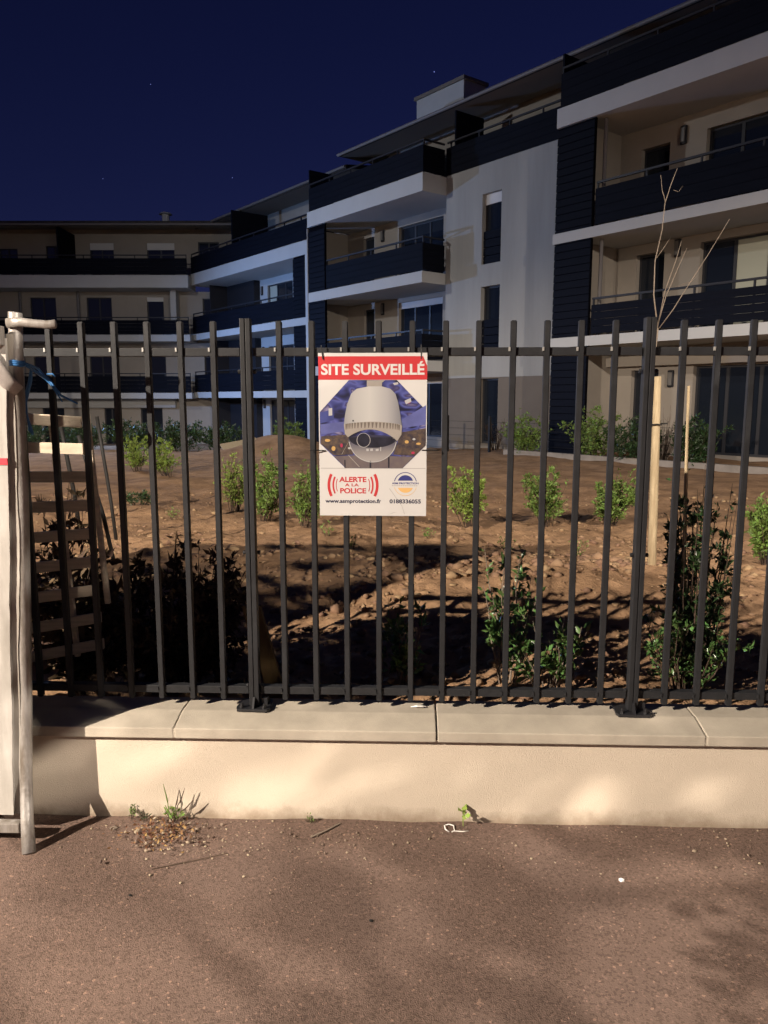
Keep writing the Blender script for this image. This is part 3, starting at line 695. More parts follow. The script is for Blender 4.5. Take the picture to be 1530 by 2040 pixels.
# dead hedge
GD = 'dead brown bushes behind the fence at left'
plant('dead_bush', 'dead brown bush with curled leaves left of the left fence post', 'bush', -1.18, 3.72, .95, .40, 40, 6000, .052, M['leafdead'], M['barkdark'], GD, droop=.35, subs=6, start=.1)
plant('dead_bush', 'dead brown bush with large leaves in front of the pallet', 'bush', -1.62, 3.62, .92, .32, 24, 1700, .09, M['leafdead'], M['barkdark'], GD, droop=.35, subs=5)
plant('dead_bush', 'dark dry bush seen through the upper pallet slats', 'bush', -2.0, 4.1, 1.28, .26, 18, 1100, .065, M['leafdead'], M['barkdark'], GD, droop=.2, subs=5)
# bare sapling
sap = tag(empty('bare_sapling', (2.50, 7.97, .12)), 'bare young tree rising above the right fence post', 'tree')
m = MB(); q = lambda x, z, y=0: (x - 2.50, y, z - .12)
m.tube([(-.13, 0, 0), q(2.40, 1.2), q(2.465, 2.30)], [.017, .014, .011], 8)
m.build('trunk', M['twig'], sap, smooth=True)
for pts, r0 in (([q(2.465, 2.30), q(2.41, 2.62), q(2.405, 2.95), q(2.46, 3.25), q(2.475, 3.52)], .014), ([q(2.475, 3.52), q(2.44, 3.62), q(2.42, 3.76)], .007), ([q(2.475, 3.50), q(2.52, 3.66), q(2.575, 3.82)], .009),
                ([q(2.465, 2.32), q(2.50, 2.65, -.05), q(2.58, 2.95, -.1), q(2.62, 3.12, -.1)], .010), ([q(2.465, 2.34), q(2.56, 2.62, .1), q(2.70, 2.95, .15), q(2.76, 3.10, .15)], .010),
                ([q(2.48, 2.30), q(2.58, 2.48, -.1), q(2.66, 2.62, -.1), q(2.85, 2.98, -.2), q(3.03, 3.30, -.2)], .010), ([q(2.42, 2.98), q(2.50, 3.10), q(2.58, 3.20, .1)], .006), ([q(2.55, 3.62), q(2.60, 3.60), q(2.64, 3.66)], .004),
                ([q(2.62, 2.70), q(2.74, 2.74, -.1), q(2.80, 2.80, -.1)], .005)):
    n0 = len(pts); mm_ = MB(); mm_.tube(pts, [.56 * r0 * (1 - .6 * i / (n0 - 1)) for i in range(n0)], 6); mm_.build('branch', M['twig'], sap, smooth=True)

# ------------------------------------------------------------------ apartment buildings
FA = R(-50)
FO = Vector((-1.9, 27.9, 0)); FX = Vector((math.cos(FA), math.sin(FA), 0)); FY = Vector((-math.sin(FA), math.cos(FA), 0))
class Block:
    def __init__(s, name, label, s0, frame='f'):
        s.s0 = s0
        if frame == 'f': loc = FO + FX * s0; rz = FA
        else:
            loc = Vector((-11.6, 40.6, 0)) + Vector((math.cos(R(2)), math.sin(R(2)), 0)) * s0; rz = R(2)
        s.e = tag(empty(name, loc, rz), label, 'building')
    def box(s, name, m, a, b, o0, o1, z0, z1, parent=None, bevel=0):
        return MB().box(a - s.s0, b - s.s0, o0, o1, z0, z1).build(name, m, parent or s.e, bevel=bevel)
    def wall(s, name, m, a, b, o0, o1, z0, z1, holes=()):
        holes = [(max(a, h[0]), min(b, h[1]), max(z0, h[2]), min(z1, h[3])) for h in holes if h[3] > z0 and h[2] < z1]
        xs_ = sorted({a, b, *[h[0] for h in holes], *[h[1] for h in holes]}); zs_ = sorted({z0, z1, *[h[2] for h in holes], *[h[3] for h in holes]})
        mb = MB()
        for i in range(len(xs_) - 1):
            run = None
            for j in range(len(zs_) - 1):
                cx_, cz = (xs_[i] + xs_[i + 1]) / 2, (zs_[j] + zs_[j + 1]) / 2
                solid = not any(h[0] < cx_ < h[1] and h[2] < cz < h[3] for h in holes)
                if solid: run = [zs_[j], zs_[j + 1]] if run is None else [run[0], zs_[j + 1]]
                if (not solid or j == len(zs_) - 2) and run is not None:
                    mb.box(xs_[i] - s.s0, xs_[i + 1] - s.s0, o0, o1, run[0], run[1]); run = None
        return mb.build(name, m, s.e)
    def window(s, a, b, z0, z1, o, panes=2, shutter=0.0, name='window', pale=None, guard=None):
        mb = MB(); t = .055; a_, b_ = a - s.s0, b - s.s0; d = .06
        mb.box(a_, a_ + t, o, o + d, z0, z1); mb.box(b_ - t, b_, o, o + d, z0, z1)
        mb.box(a_ + t, b_ - t, o, o + d, z0, z0 + t); mb.box(a_ + t, b_ - t, o, o + d, z1 - t, z1)
        for k in range(1, panes):
            x = a_ + (b_ - a_) * k / panes; mb.box(x - .04, x + .04, o + .002, o + d - .002, z0 + t, z1 - t)
        wnd = mb.build(name, M['frame'], s.e)
        for k in range(panes):
            x0 = a_ + (b_ - a_) * k / panes + (t if k == 0 else .04); x1 = a_ + (b_ - a_) * (k + 1) / panes - (t if k == panes - 1 else .04)
            m_ = M['curtain'] if (pale is not None and k == pale) else M['glass']
            MB().box(x0, x1, o + .025, o + .04, z0 + t, z1 - t).build('pane', m_, wnd)
        if shutter: MB().box(a_ + .002, b_ - .002, o - .03, o - .003, z1 - shutter, z1).build('shutter_box', M['shutter'], wnd)
        if guard:
            for k in range(4):
                h = (guard[1] - guard[0]) / 4
                MB().box(a_ + .01, b_ - .01, o - .09, o - .06, guard[0] + k * h, guard[0] + (k + 1) * h - .02).build('guard_board', M['slat'], wnd)
        return wnd
    def lamp(s, x, z, o):
        x -= s.s0
        ob = MB().box(x - .085, x + .085, o - .07, o, z - .22, z + .22).build('wall_lamp', M['railmetal'], s.e, bevel=.03)
        MB().box(x - .055, x + .055, o - .10, o - .072, z - .17, z + .17).build('lamp_glass', M['lampglass'], ob, bevel=.01)
    def slats(s, a, b, o0, o1, z0, z1, pitch=.19, name='cladding'):
        back = s.box(name, M['cladback'], a, b, o0 + .03, o1, z0, z1)
        me = MB().box(a - s.s0 - .0, b - s.s0 + .0, o0, o0 + .025, 0, pitch - .016); me = mkmesh('slat', me.v, me.f)
        # tilt each slat slightly: lower edge proud, as weatherboard
        for vtx in me.vertices:
            if vtx.co.z < .01: vtx.co.y -= .008
        me.materials.append(M['slat'])
        n = int((z1 - z0) / pitch)
        for k in range(n): obj('slat', me, None, back, (0, 0, z0 + .01 + k * pitch))
        return back
    def balcony(s, a, b, o0, o1, z0, z1, pz=.85, rail=1.08, right=None, m=None, boards=4, left=None, rail_a=None, rail_b=None, slab_a=None):
        """slab z0..z1 with white fascia, board balustrade to z1+pz, handrail at z1+rail"""
        sl = s.box('balcony', m or M['bwhite'], slab_a if slab_a is not None else a, b, o0, o1, z0, z1)
        a2 = rail_a if rail_a is not None else a + .05; b2 = rail_b if rail_b is not None else b - .05
        h = pz / boards
        for k in range(boards):
            MB().box(a2 - s.s0, b2 - s.s0, o0 + .06, o0 + .085, z1 + .05 + k * h, z1 + .05 + (k + 1) * h - .006).build('board', M['slat'], sl)
        mb = MB(); n = max(2, int((b2 - a2) / 1.3) + 1)
        for k in range(n):
            x = a2 - s.s0 + .03 + (b2 - a2 - .06) * k / (n - 1)
            MB().box(x - .02, x + .02, o0 + .09, o0 + .13, z1 + .001, z1 + rail - .02).build('baluster', M['railmetal'], sl)
        MB().box(a2 - s.s0, b2 - s.s0, o0 + .08, o0 + .14, z1 + rail - .02, z1 + rail + .03).build('handrail', M['railmetal'], sl)
        if right is not None:
            for k in range(boards):
                MB().box(b2 - s.s0 - .03, b2 - s.s0 - .005, o0 + .09, right, z1 + .05 + k * h, z1 + .05 + (k + 1) * h - .006).build('board', M['slat'], sl)
            MB().box(b2 - s.s0 - .05, b2 - s.s0, o0 + .14, right, z1 + rail - .02, z1 + rail + .03).build('handrail', M['railmetal'], sl)
        return sl

# --- middle block (balcony stack and white bay)
B1 = Block('apartment_block', 'middle white block with stacked corner balconies and tall slot windows', 0.0)
holes_b = []
for z0 in (0.25, 3.0, 5.68):
    holes_b.append((-2.34, -1.66, z0, z0 + 2.05)); holes_b.append((-.18, 2.25, z0, z0 + 2.12))
B1.wall('back_wall', M['bbeige'], -3.4, 3.52, 2.0, 2.3, -.8, 8.05, holes_b)
for i, z0 in enumerate((0.25, 3.0, 5.68)):
    B1.window(-2.34, -1.66, z0, z0 + 2.05, 2.12, 1, name='door')
    B1.window(-.18, 2.25, z0, z0 + 2.12, 2.12, 3, shutter=.0 if i == 2 else .22)
    B1.lamp(-1.1, z0 + 1.98 - (.0 if i else .1), 2.0)
B1.box('side_wall', M['bbeige'], -3.45, -3.4, .1, 2.3, -.8, 8.05)
B1.slats(-3.23, -2.12, .02, .12, -.5, 8.03)
B1.balcony(-3.23, 3.46, 0, 2.0, 5.28, 5.63, .84, 1.06, right=1.0, rail_a=-2.10)
B1.balcony(-3.23, 3.46, 0, 2.0, 2.50, 2.84, .80, .96, right=1.0, rail_a=-2.10)
B1.balcony(-3.25, 3.46, 0, 2.0, 8.05, 8.60, .80, 1.0, right=.98)
holes_w = [(5.1, 5.9, 5.69, 7.76), (5.1, 5.9, 3.05, 5.03), (5.1, 5.9, .22, 2.23)]
B1.wall('bay_wall', M['baygrey'], 3.48, 8.74, 1.0, 1.3, 2.27, 8.63, holes_w)
B1.wall('bay_base', M['btan'], 3.48, 8.74, 1.012, 1.3, -.8, 2.268, [(5.1, 5.9, .22, 2.23)])
B1.box('bay_return', M['baygrey'], 3.48, 3.6, 1.302, 2.0, -.8, 8.04)
B1.box('bay_plinth', M['kerb'], 3.50, 8.70, .96, 1.010, -.8, .14)
for k, hz in enumerate(holes_w):
    B1.window(5.1, 5.9, hz[2], hz[3], 1.16, 1, shutter=.30 if k == 0 else (.0), guard=(hz[2] + .02, hz[2] + 1.0) if k < 2 else None)
# railing boards over the bay and the upper terrace
rb = B1.box('terrace_kerb', M['railmetal'], 3.44, 8.74, 1.04, 1.12, 8.632, 8.70)
for k in range(4): MB().box(3.46, 8.74, .99, 1.02, 8.66 + k * .205, 8.66 + (k + 1) * .205 - .006).build('board', M['slat'], rb)
MB().box(3.46, 8.74, 1.02, 1.07, 9.62, 9.67).build('handrail', M['railmetal'], rb)
for k in range(5): MB().box(3.6 + k * 1.25, 3.64 + k * 1.25, 1.03, 1.07, 8.71, 9.62).build('baluster', M['railmetal'], rb)
B1.wall('attic_wall', M['bbeige'], -2.2, 17.0, 3.0, 3.3, 8.6, 10.92, [(6.6, 7.6, 8.7, 10.3), (1.0, 2.0, 8.7, 10.2)])
B1.window(6.6, 7.6, 8.7, 10.3, 3.12, 1, name='door'); B1.window(1.0, 2.0, 8.7, 10.2, 3.12, 1)
B1.box('attic_side', M['bbeige'], -2.25, -2.2, 3.0, 8.0, 8.6, 10.92)
B1.box('privacy_screen', M['slat'], 3.74, 3.80, 1.08, 2.3, 8.72, 10.55)
B1.box('privacy_screen', M['slat'], -3.56, -3.50, .3, 1.4, 8.05, 10.25)
rf = MB(); 
e0, zE = 1.0, 10.60
rf.add([(-2.44, e0, zE), (17, e0, zE), (17, 3.0, zE + .30), (-2.44, 3.0, zE + .30)], [(0, 3, 2, 1)])
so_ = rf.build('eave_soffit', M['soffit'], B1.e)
rf = MB(); rf.add([(-2.50, e0 - .02, zE + .12), (17, e0 - .02, zE + .12), (17, 8, zE + 1.35), (1.0, 8, zE + 1.35), (-2.50, 8, zE + .14)], [(0, 1, 2, 3), (0, 3, 4)])
rf.add([(-2.50, e0 - .02, zE + .12), (17, e0 - .02, zE + .12), (17, e0 - .02, zE + .02), (-2.50, e0 - .02, zE + .02), (-2.50, 8, zE + .14), (-2.50, 8, zE + .02)], [(0, 3, 2, 1), (0, 4, 5, 3)])
roof1 = rf.build('roof', M['roof'], B1.e)
MB().tube([(-2.5, e0 - .08, zE + .05), (17, e0 - .08, zE + .05)], .055, 8).build('gutter', M['gutter'], roof1)
hb = B1.box('roof_box', M['bwhite'], -1.56, 1.05, 4.0, 5.1, 11.0, 12.98)
B1.box('box_cornice', M['soffit'], -1.64, 1.13, 3.92, 5.18, 12.982, 13.10, hb)

# --- right block
B2 = Block('apartment_block', 'nearest block at right with long beige loggias and dark balustrades', 8.76)
hr = []
for z0 in (.22, 3.22, 5.86):
    hr.append((10.08, 10.90, z0, z0 + 2.14)); hr.append((11.88, 15.2, z0, z0 + 2.2))
B2.wall('back_wall', M['bbeige'], 9.45, 17.0, 1.8, 2.1, -.8, 8.5, hr)
for i, z0 in enumerate((.22, 3.22, 5.86)):
    B2.window(10.08, 10.90, z0, z0 + 2.14, 1.95, 1, name='door')
    B2.window(11.88, 15.2, z0, z0 + 2.2, 1.95, 4, pale=1 if i == 1 else None)
    B2.lamp(11.28, (2.12, 5.37, 8.06)[i], 1.8)
B2.box('side_wall', M['bbeige'], 9.40, 9.45, .125, 2.1, -.8, 8.5)
B2.slats(8.78, 9.93, .02, .12, -.5, 8.48)
B2.box('cladding_return', M['slat'], 8.50, 8.77, .50, .99, 5.96, 8.3)
B2.box('cladding_return', M['slat'], 8.50, 8.77, .50, .99, 3.3, 5.55)
B2.balcony(8.75, 17.0, 0, 1.8, 8.50, 8.97, .80, .98, boards=4)
B2.balcony(8.72, 17.0, 0, 1.8, 5.62, 5.88, .86, 1.05, rail_a=10.0)
B2.balcony(8.70, 17.0, 0, 1.8, 2.95, 3.20, .72, .92, rail_a=10.0)
B2.box('lintel', M['bbeige'], 9.46, 17.0, 1.5, 1.79, 2.46, 2.70)
for k, (z0, z1) in enumerate(((3.2, 5.6), (5.9, 8.48))):
    MB().tube([(10.02 - 8.76, .35, z0), (10.02 - 8.76, .35, z1)], .05, 8).build('downpipe', M['gutter'], B2.e)
B2.box('privacy_screen', M['slat'], 8.80, 8.86, .1, 2.6, 8.98, 10.3)

# --- stepped block
B3 = Block('apartment_block', 'stepped block with blue lit louvred end behind the left fence post', -10.9)
hs = []
for z0 in (-.6, 2.05, 5.02): hs.append((-12.0, -9.6, z0, z0 + 2.15))
B3.wall('back_wall', M['bwhite'], -18.0, -4.2, 3.2, 3.5, -2.0, 7.5, hs)
for i, z0 in enumerate((-.6, 2.05, 5.02)):
    B3.window(-12.0, -9.6, z0, z0 + 2.15, 3.3, 3, shutter=0, pale=0 if i == 2 else None); B3.lamp(-12.5, z0 + 1.95, 3.2)
B3.slats(-6.30, -5.20, 1.20, 1.32, -1.5, 7.5)
B3.box('column', M['bwhite'], -5.18, -5.02, 1.10, 1.4, -1.5, 7.5)
B3.balcony(-16.6, -4.3, 1.18, 3.2, 7.50, 8.06, .82, 1.02)
B3.balcony(-16.6, -4.3, 1.18, 3.2, 4.67, 4.98, .86, 1.06, rail_b=-6.32)
B3.balcony(-16.6, -4.3, 1.18, 3.2, 1.66, 1.96, .86, 1.06, rail_b=-6.32)
for z0, z1 in ((4.99, 7.49), (1.97, 4.66), (-1.5, 1.65)):
    B3.box('privacy_screen', M['railmetal'], -15.8, -15.7, 1.9, 3.19, z0, z1)
    B3.box('store_wall', M['railmetal'], -15.69, -12.75, 2.85, 3.19, z0, z1)
B3.box('privacy_screen', M['slat'], -12.1, -12.0, 1.35, 3.3, 8.07, 10.5)
B3.wall('attic_wall', M['bbeige'], -18, -3.4, 4.0, 4.3, 8.06, 10.95, [(-14.5, -13.4, 8.1, 10.1)])
B3.window(-14.5, -13.4, 8.1, 10.1, 4.1, 1, name='door')
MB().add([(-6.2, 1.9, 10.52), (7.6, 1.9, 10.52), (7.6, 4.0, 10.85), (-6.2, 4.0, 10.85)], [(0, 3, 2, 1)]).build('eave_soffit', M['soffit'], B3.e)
MB().add([(-6.3, 1.86, 10.68), (7.6, 1.86, 10.68), (7.6, 9, 11.7), (-6.3, 9, 11.7), (-6.3, 1.86, 10.52), (7.6, 1.86, 10.52)], [(0, 1, 2, 3), (0, 4, 5, 1)]).build('roof', M['roof'], B3.e)
MB().tube([(-6.3, 1.80, 10.60), (7.6, 1.80, 10.60)], .05, 8).build('gutter', M['gutter'], B3.e)

# --- left wing
B4 = Block('apartment_block', 'dim long wing at far left facing the viewer', -6.0, 'w')
hw2 = [(-8.9, -7.5, 4.95, 7.0), (-5.85, -4.5, 4.95, 7.0), (-2.6, -1.7, 5.1, 7.02), (.4, 1.6, 4.95, 6.95)]
hw1 = [(a, b, c - 3.05, d - 3.05) for a, b, c, d in hw2]
hw0 = [(-8.6, -7.4, -1.0, 1.1), (-5.2, -4.4, -1.0, 1.1), (-3.2, -2.0, -1.0, 1.1)]
B4.wall('back_wall', M['bbeige'], -16, 4, 1.6, 1.9, -2.0, 7.3, hw2 + hw1 + hw0)
for h in hw2: B4.window(*h, 1.7, 2 if h[1] - h[0] > 1 else 1, shutter=.22 if h[0] == -2.6 else 0)
for h in hw1: B4.window(*h, 1.7, 2 if h[1] - h[0] > 1 else 1)
for h in hw0: B4.window(*h, 1.7, 2)
B4.balcony(-16, .05, 0, 1.6, 7.30, 7.93, .80, 1.0, boards=4)
B4.balcony(-16, .05, 0, 1.6, 4.58, 4.92, .70, .88)
B4.balcony(-16, .05, 0, 1.6, 1.62, 1.92, .82, 1.0)
B4.box('lintel', M['bwhite'], -9.5, -1.2, 1.3, 1.59, 1.13, 1.60)
h3 = [(-10.8, -9.8, 7.95, 9.70), (-8.25, -7.3, 7.95, 9.84), (-5.86, -4.55, 7.95, 10.0), (-2.74, -1.24, 7.95, 10.0), (.05, 1.2, 7.95, 10.05)]
B4.wall('attic_wall', M['bbeige'], -16, 4, 2.5, 2.8, 7.9, 10.75, h3)
for k, h in enumerate(h3): B4.window(*h, 2.58, 2, shutter=.36 if k in (2, 3) else 0)
B4.box('privacy_screen', M['slat'], -6.70, -6.62, .2, 2.45, 7.94, 10.4)
for x in (-6.2, -9.3): MB().tube([(x + 6, 1.35, 1.93), (x + 6, 1.35, 7.29)], .07, 8).build('downpipe', M['gutter'], B4.e)
B4.box('column', M['bwhite'], -1.15, -.85, .9, 1.59, 4.93, 7.29)
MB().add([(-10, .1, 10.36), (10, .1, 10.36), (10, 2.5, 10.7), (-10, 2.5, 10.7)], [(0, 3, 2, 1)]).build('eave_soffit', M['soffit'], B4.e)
MB().add([(-10, .05, 10.62), (10, .05, 10.62), (10, 8, 11.6), (-10, 8, 11.6), (-10, .05, 10.36), (10, .05, 10.36)], [(0, 1, 2, 3), (0, 4, 5, 1)]).build('roof', M['roof'], B4.e)
MB().tube([(-10, 0, 10.45), (10, 0, 10.45)], .06, 8).build('gutter', M['gutter'], B4.e)
ch = MB(); ch.tube([(4.6, 1.6, 10.7), (4.6, 1.6, 11.25)], .2, 10); ch.tube([(4.6, 1.6, 11.27), (4.6, 1.6, 11.36)], [.36, .26], 10); ch.build('roof_vent', M['bwhite'], B4.e)

# ------------------------------------------------------------------ planting and edging along the buildings
def fpt(s, o): p = FO + FX * s + FY * o; return p.x, p.y
GB = 'dark bushes along the foot of the buildings'
for (px, py, h, r_, lab, mm) in [
    (*fpt(3.2, -.5), 1.35, .60, 'dark bush against the white bay just right of the warning sign', 'leafdark'),
    (*fpt(8.9, -1.0), 1.45, .60, 'rounded bush at the corner between the white bay and right block', 'leaf'),
    (*fpt(11.0, -.9), 1.55, .65, 'leafy bush in front of the right block behind the wooden stake', 'leaf'),
    (*fpt(13.5, -.7), 1.25, .55, 'thin bush by the right block near the right edge of the photo', 'leafdark'),
    (*fpt(12.2, -1.0), 1.3, .6, 'dark bush before the right block between the stake and the cane', 'leafdark'),
    (-4.1, 25.5, 1.35, .55, 'bush at the louvred end of the stepped block', 'leaf'),
    (-6.2, 24.8, 1.05, .80, 'low dark bush left of the spoil heap', 'leafdark'),
    (-7.6, 25.0, 1.25, .85, 'wide dark bush behind the left fence post', 'leafdark'),
    (-9.3, 25.6, 1.25, .95, 'wide dark bush below the corner of the wing', 'leafdark'),
    (-11.2, 25.5, 1.25, .95, 'wide dark bush below the long wing', 'leafdark'),
    (-12.9, 25.0, 1.2, .9, 'dark bush at the foot of the wing beside the pallet', 'leafdark')]:
    plant('bush', lab, 'bush', px, py, h, r_ * 1.15, 24, 3200, .11 if mm == 'leafdark' else .085, M[mm], M['barkdark'], GB, subs=6, start=.05, z=soil_base(px, py) - .05)
plant('bare_shrub', 'leafless twiggy shrub against the tan base of the white bay', 'shrub', *fpt(6.9, -.1), 1.15, .45, 14, 60, .04, M['leafdead'], M['barkdark'], subs=7, start=.3, sr=.012, z=.12)
plant('reed_clump', 'dry upright reeds in front of the right block window', 'grass', *fpt(12.4, -.3), 1.5, .55, 46, 120, .05, M['leafdead'], M['twig'], subs=1, sr=.010, z=.1, jit=.6)
kb = MB(); kb.box(-.1, 8.6, -1.25, -1.10, -.4, .26)
ko = kb.build('concrete_edging', M['kerb'], loc=FO + FX * 8.4, rot=(0, 0, FA)); tag(ko, 'low concrete edging strip before the right block', 'edging')
gf = tag(empty('wire_fence', FO + FX * 6.0 + FY * -.6, FA), 'low dark wire garden fence with slim posts before the blocks', 'fence')
for x in (-2.6, -.6, 1.15, 3.2, 5.2, 7.2): MB().box(x - .03, x + .03, -.03, .03, -.1, 1.12).build('post', M['blackstake'], gf)
for zz in (.15, .35, .55, .75, .95): MB().tube([(-2.6, 0, zz), (7.2, 0, zz)], .004, 4).build('wire', M['blackstake'], gf)
pb = tag(empty('pale_board', (-4.55, 20.7, .35)), 'pale board lying on the spoil heap left of the warning sign', 'board')
MB().box(-.55, .45, -.35, .35, -.02, .02).build('panel', M['stakewood'], pb); pb.rotation_euler = (R(18), R(-9), R(25))

# ------------------------------------------------------------------ soil clods and pavement litter
ico = bmesh.new(); bmesh.ops.create_icosphere(ico, subdivisions=1, radius=1.0)
IV = np.array([v.co[:] for v in ico.verts]); IF = np.array([[v.index for v in fc.verts] for fc in ico.faces]); ico.free()
def lumps(name, pts, sizes, m, squash=.65, rough=.42):
    n = len(pts); V = np.empty((n, len(IV), 3))
    for i in range(n):
        sc = sizes[i] * np.array([1, random.uniform(.6, 1), squash * random.uniform(.7, 1.1)])
        a = random.uniform(0, 6.28); ca, sa = math.cos(a), math.sin(a)
        vv = IV * (1 + rng.uniform(-rough, rough, (len(IV), 1))) * sc
        V[i] = np.stack([vv[:, 0] * ca - vv[:, 1] * sa, vv[:, 0] * sa + vv[:, 1] * ca, vv[:, 2]], 1) + pts[i]
    F = (IF[None] + (np.arange(n) * len(IV))[:, None, None]).reshape(-1, 3)
    me = bpy.data.meshes.new(name); me.vertices.add(n * len(IV)); me.vertices.foreach_set('co', V.ravel())
    me.loops.add(F.size); me.loops.foreach_set('vertex_index', F.ravel().astype(np.int32)); me.polygons.add(len(F)); me.polygons.foreach_set('loop_start', (np.arange(len(F)) * 3).astype(np.int32))
    me.update(calc_edges=True)
    return obj(name, me, m)
P = []; S = []
for i in range(5200):
    y = 3.05 + 9 * random.random() ** 1.6; x = random.uniform(-.62, .66) * y
    if noise.noise(Vector((x * .9, y * .9, 7))) < -.12 and random.random() < .8: continue
    s_ = .010 + .034 * random.random() ** 3.2
    P.append((x, y, soil_h(x, y) + s_ * .15)); S.append(s_)
for i in range(520):
    cx_, cy_, sd_ = random.choice([(1.75, 6.35, .45), (.3, 6.0, .7), (-1.2, 6.6, .8), (2.6, 7.6, .8), (0, 3.4, 1.0)])
    x = random.gauss(cx_, sd_); y = max(3.1, random.gauss(cy_, sd_ * .5)); s_ = .022 + .045 * random.random() ** 2.5
    P.append((x, y, soil_h(x, y) + s_ * .1)); S.append(s_)
o = lumps('soil_clods', P, S, M['clod']); tag(o, 'loose brown soil clods scattered over the garden', 'soil'); o['kind'] = 'stuff'
P = []; S = []
for i in range(2100):
    y = 2.715 - abs(random.gauss(0, .17)); x = random.uniform(-1.25, 1.9)
    if y < 2.0: continue
    dens = .25 + .75 * math.exp(-((x + .75) / .35) ** 2) + .5 * math.exp(-((x + .2) / .3) ** 2) + .2 * math.exp(-((x - .9) / .3) ** 2)
    if random.random() > dens: continue
    s_ = .0012 + .0050 * random.random() ** 4
    P.append((x, y, .004 + s_ * .3)); S.append(s_)
for i in range(260):
    x = random.uniform(-1.5, 1.5); y = random.uniform(1.3, 2.6); P.append((x, y, .002)); S.append(random.uniform(.0008, .0022))
o = lumps('gravel', P, S, M['stone']); tag(o, 'small gravel scattered on the pavement along the wall', 'gravel'); o['kind'] = 'stuff'
# dry leaf litter heap
P = []; D = []; S = []
for i in range(320):
    x = random.gauss(-.91, .068); y = min(2.72, random.gauss(2.60, .05)); P.append((x, y, .006 + .02 * random.random())); D.append((random.gauss(0, 1), random.gauss(0, 1), random.gauss(.1, .3))); S.append(random.uniform(.008, .022))
o = obj('leaf_litter', leaves_mesh('leaf_litter', P, D, S, .5), M['drylitter']); tag(o, 'heap of dry brown leaf litter at the wall foot', 'litter'); o['kind'] = 'stuff'
P = []; S = []
for i in range(50):
    P.append((random.gauss(-.90, .10), min(2.70, random.gauss(2.59, .06)), .010 + .01 * random.random())); S.append(random.uniform(.004, .009))
o = lumps('litter_gravel', P, S, M['stone']); tag(o, 'pale gravel mixed into the leaf litter heap', 'gravel'); o['kind'] = 'stuff'
# weeds
plant('weed', 'dark dried weed with upright spikes at the wall foot', 'weed', -.905, 2.695, .05, .05, 8, 90, .022, M['leaf'], M['leaf'] if False else M['barkdark'], z=.002, sr=.0015)
sp_ = tag(empty('grass_spike', (-.90, 2.70, 0)), 'tall dark grass spikes rising from the weed at the wall foot', 'grass')
m = MB()
for (dx, h, w_) in ((-.025, .16, -.004), (.004, .075, -.03), (.012, .135, .018), (.018, .145, .035), (.030, .10, .055)):
    MB().tube([(dx * .4, 0, 0), (dx * .6 + w_ * .3, -.004, h * .5), (dx * .6 + w_ * .6, -.006, h * .6), (dx + w_, -.008, h)], [.0012, .0014, .0032, .0008], 5).build('blade', M['barkdark'] if w_ > -.01 and dx > 0 else M['leaf'], sp_)
plant('weed', 'small grey green weed near the shadow edge at the wall foot', 'weed', -1.06, 2.70, .06, .03, 6, 70, .016, M['leaf'], M['barkdark'], z=.002, sr=.001)
plant('weed', 'tiny dark weed left of the leaf litter heap', 'weed', -1.005, 2.69, .035, .02, 5, 40, .014, M['leafdark'], M['barkdark'], z=.002, sr=.001)
plant('weed', 'tiny green tuft at the wall foot below the sign', 'weed', -.375, 2.705, .025, .02, 5, 36, .013, M['leaf'], M['barkdark'], z=.002, sr=.001)
plant('seedling', 'green two leaf seedling at the wall foot beside the white plastic loop', 'weed', .205, 2.70, .06, .012, 2, 8, .035, M['leafbright'], M['leafbright'], z=.002, sr=.001, subs=1, width=.6, start=.8)
m = MB()
lp = [(.150, 2.665, .004), (.136, 2.672, .010), (.133, 2.69, .014), (.150, 2.70, .014), (.168, 2.695, .012), (.170, 2.672, .006), (.158, 2.662, .004), (.168, 2.668, .006), (.20, 2.668, .004), (.222, 2.673, .004)]
m.tube(lp, .0024, 6); tag(m.build('plastic_loop', M['plastic'], smooth=True), 'white plastic loop lying on the pavement at the wall foot', 'litter')
m = MB(); m.tube([(-.36, 2.61, .006), (-.31, 2.65, .009), (-.26, 2.70, .010)], .004, 6, flat=.5); tag(m.build('wood_splinter', M['twig']), 'pale wood splinter on the pavement below the sign', 'litter')
m = MB(); m.tube([(-.88, 2.40, .004), (-.80, 2.43, .006), (-.70, 2.47, .008), (-.64, 2.50, .006)], [.0012, .002, .002, .0012], 5); tag(m.build('twig', M['barkdark']), 'thin dark twig on the pavement before the leaf litter', 'twig')
def pebble(x, y, s_, m_, label):
    vv = IV * (1 + rng.uniform(-.2, .2, (len(IV), 1))) * np.array([s_, s_ * .8, s_ * .6]) + np.array([x, y, s_ * .4])
    o = obj('pebble', mkmesh('pebble', vv, IF, False), m_); tag(o, label, 'pebble')
pebble(.712, 2.395, .011, M['plastic'], 'white pebble alone on the right of the pavement')
pebble(-.115, 2.165, .007, M['blackstake'], 'small black pebble in the middle of the pavement')
pebble(-1.105, 2.64, .017, M['twig'], 'pale elongated stone by the barrier shadow at the wall foot')
pebble(-.905, 2.26, .007, M['blackstake'], 'small dark pebble on the left of the pavement')
pebble(1.02, 2.575, .009, M['stone'], 'round tan pebble near the right end of the wall foot')
m = MB(); m.tube([(.005, 2.875, .404), (.03, 2.868, .410), (.05, 2.872, .408), (.065, 2.878, .405)], [.003, .008, .007, .003], 6, flat=.5)
tag(m.build('plastic_scrap', M['plastic']), 'crumpled clear plastic scrap on the coping by the open joint', 'litter')

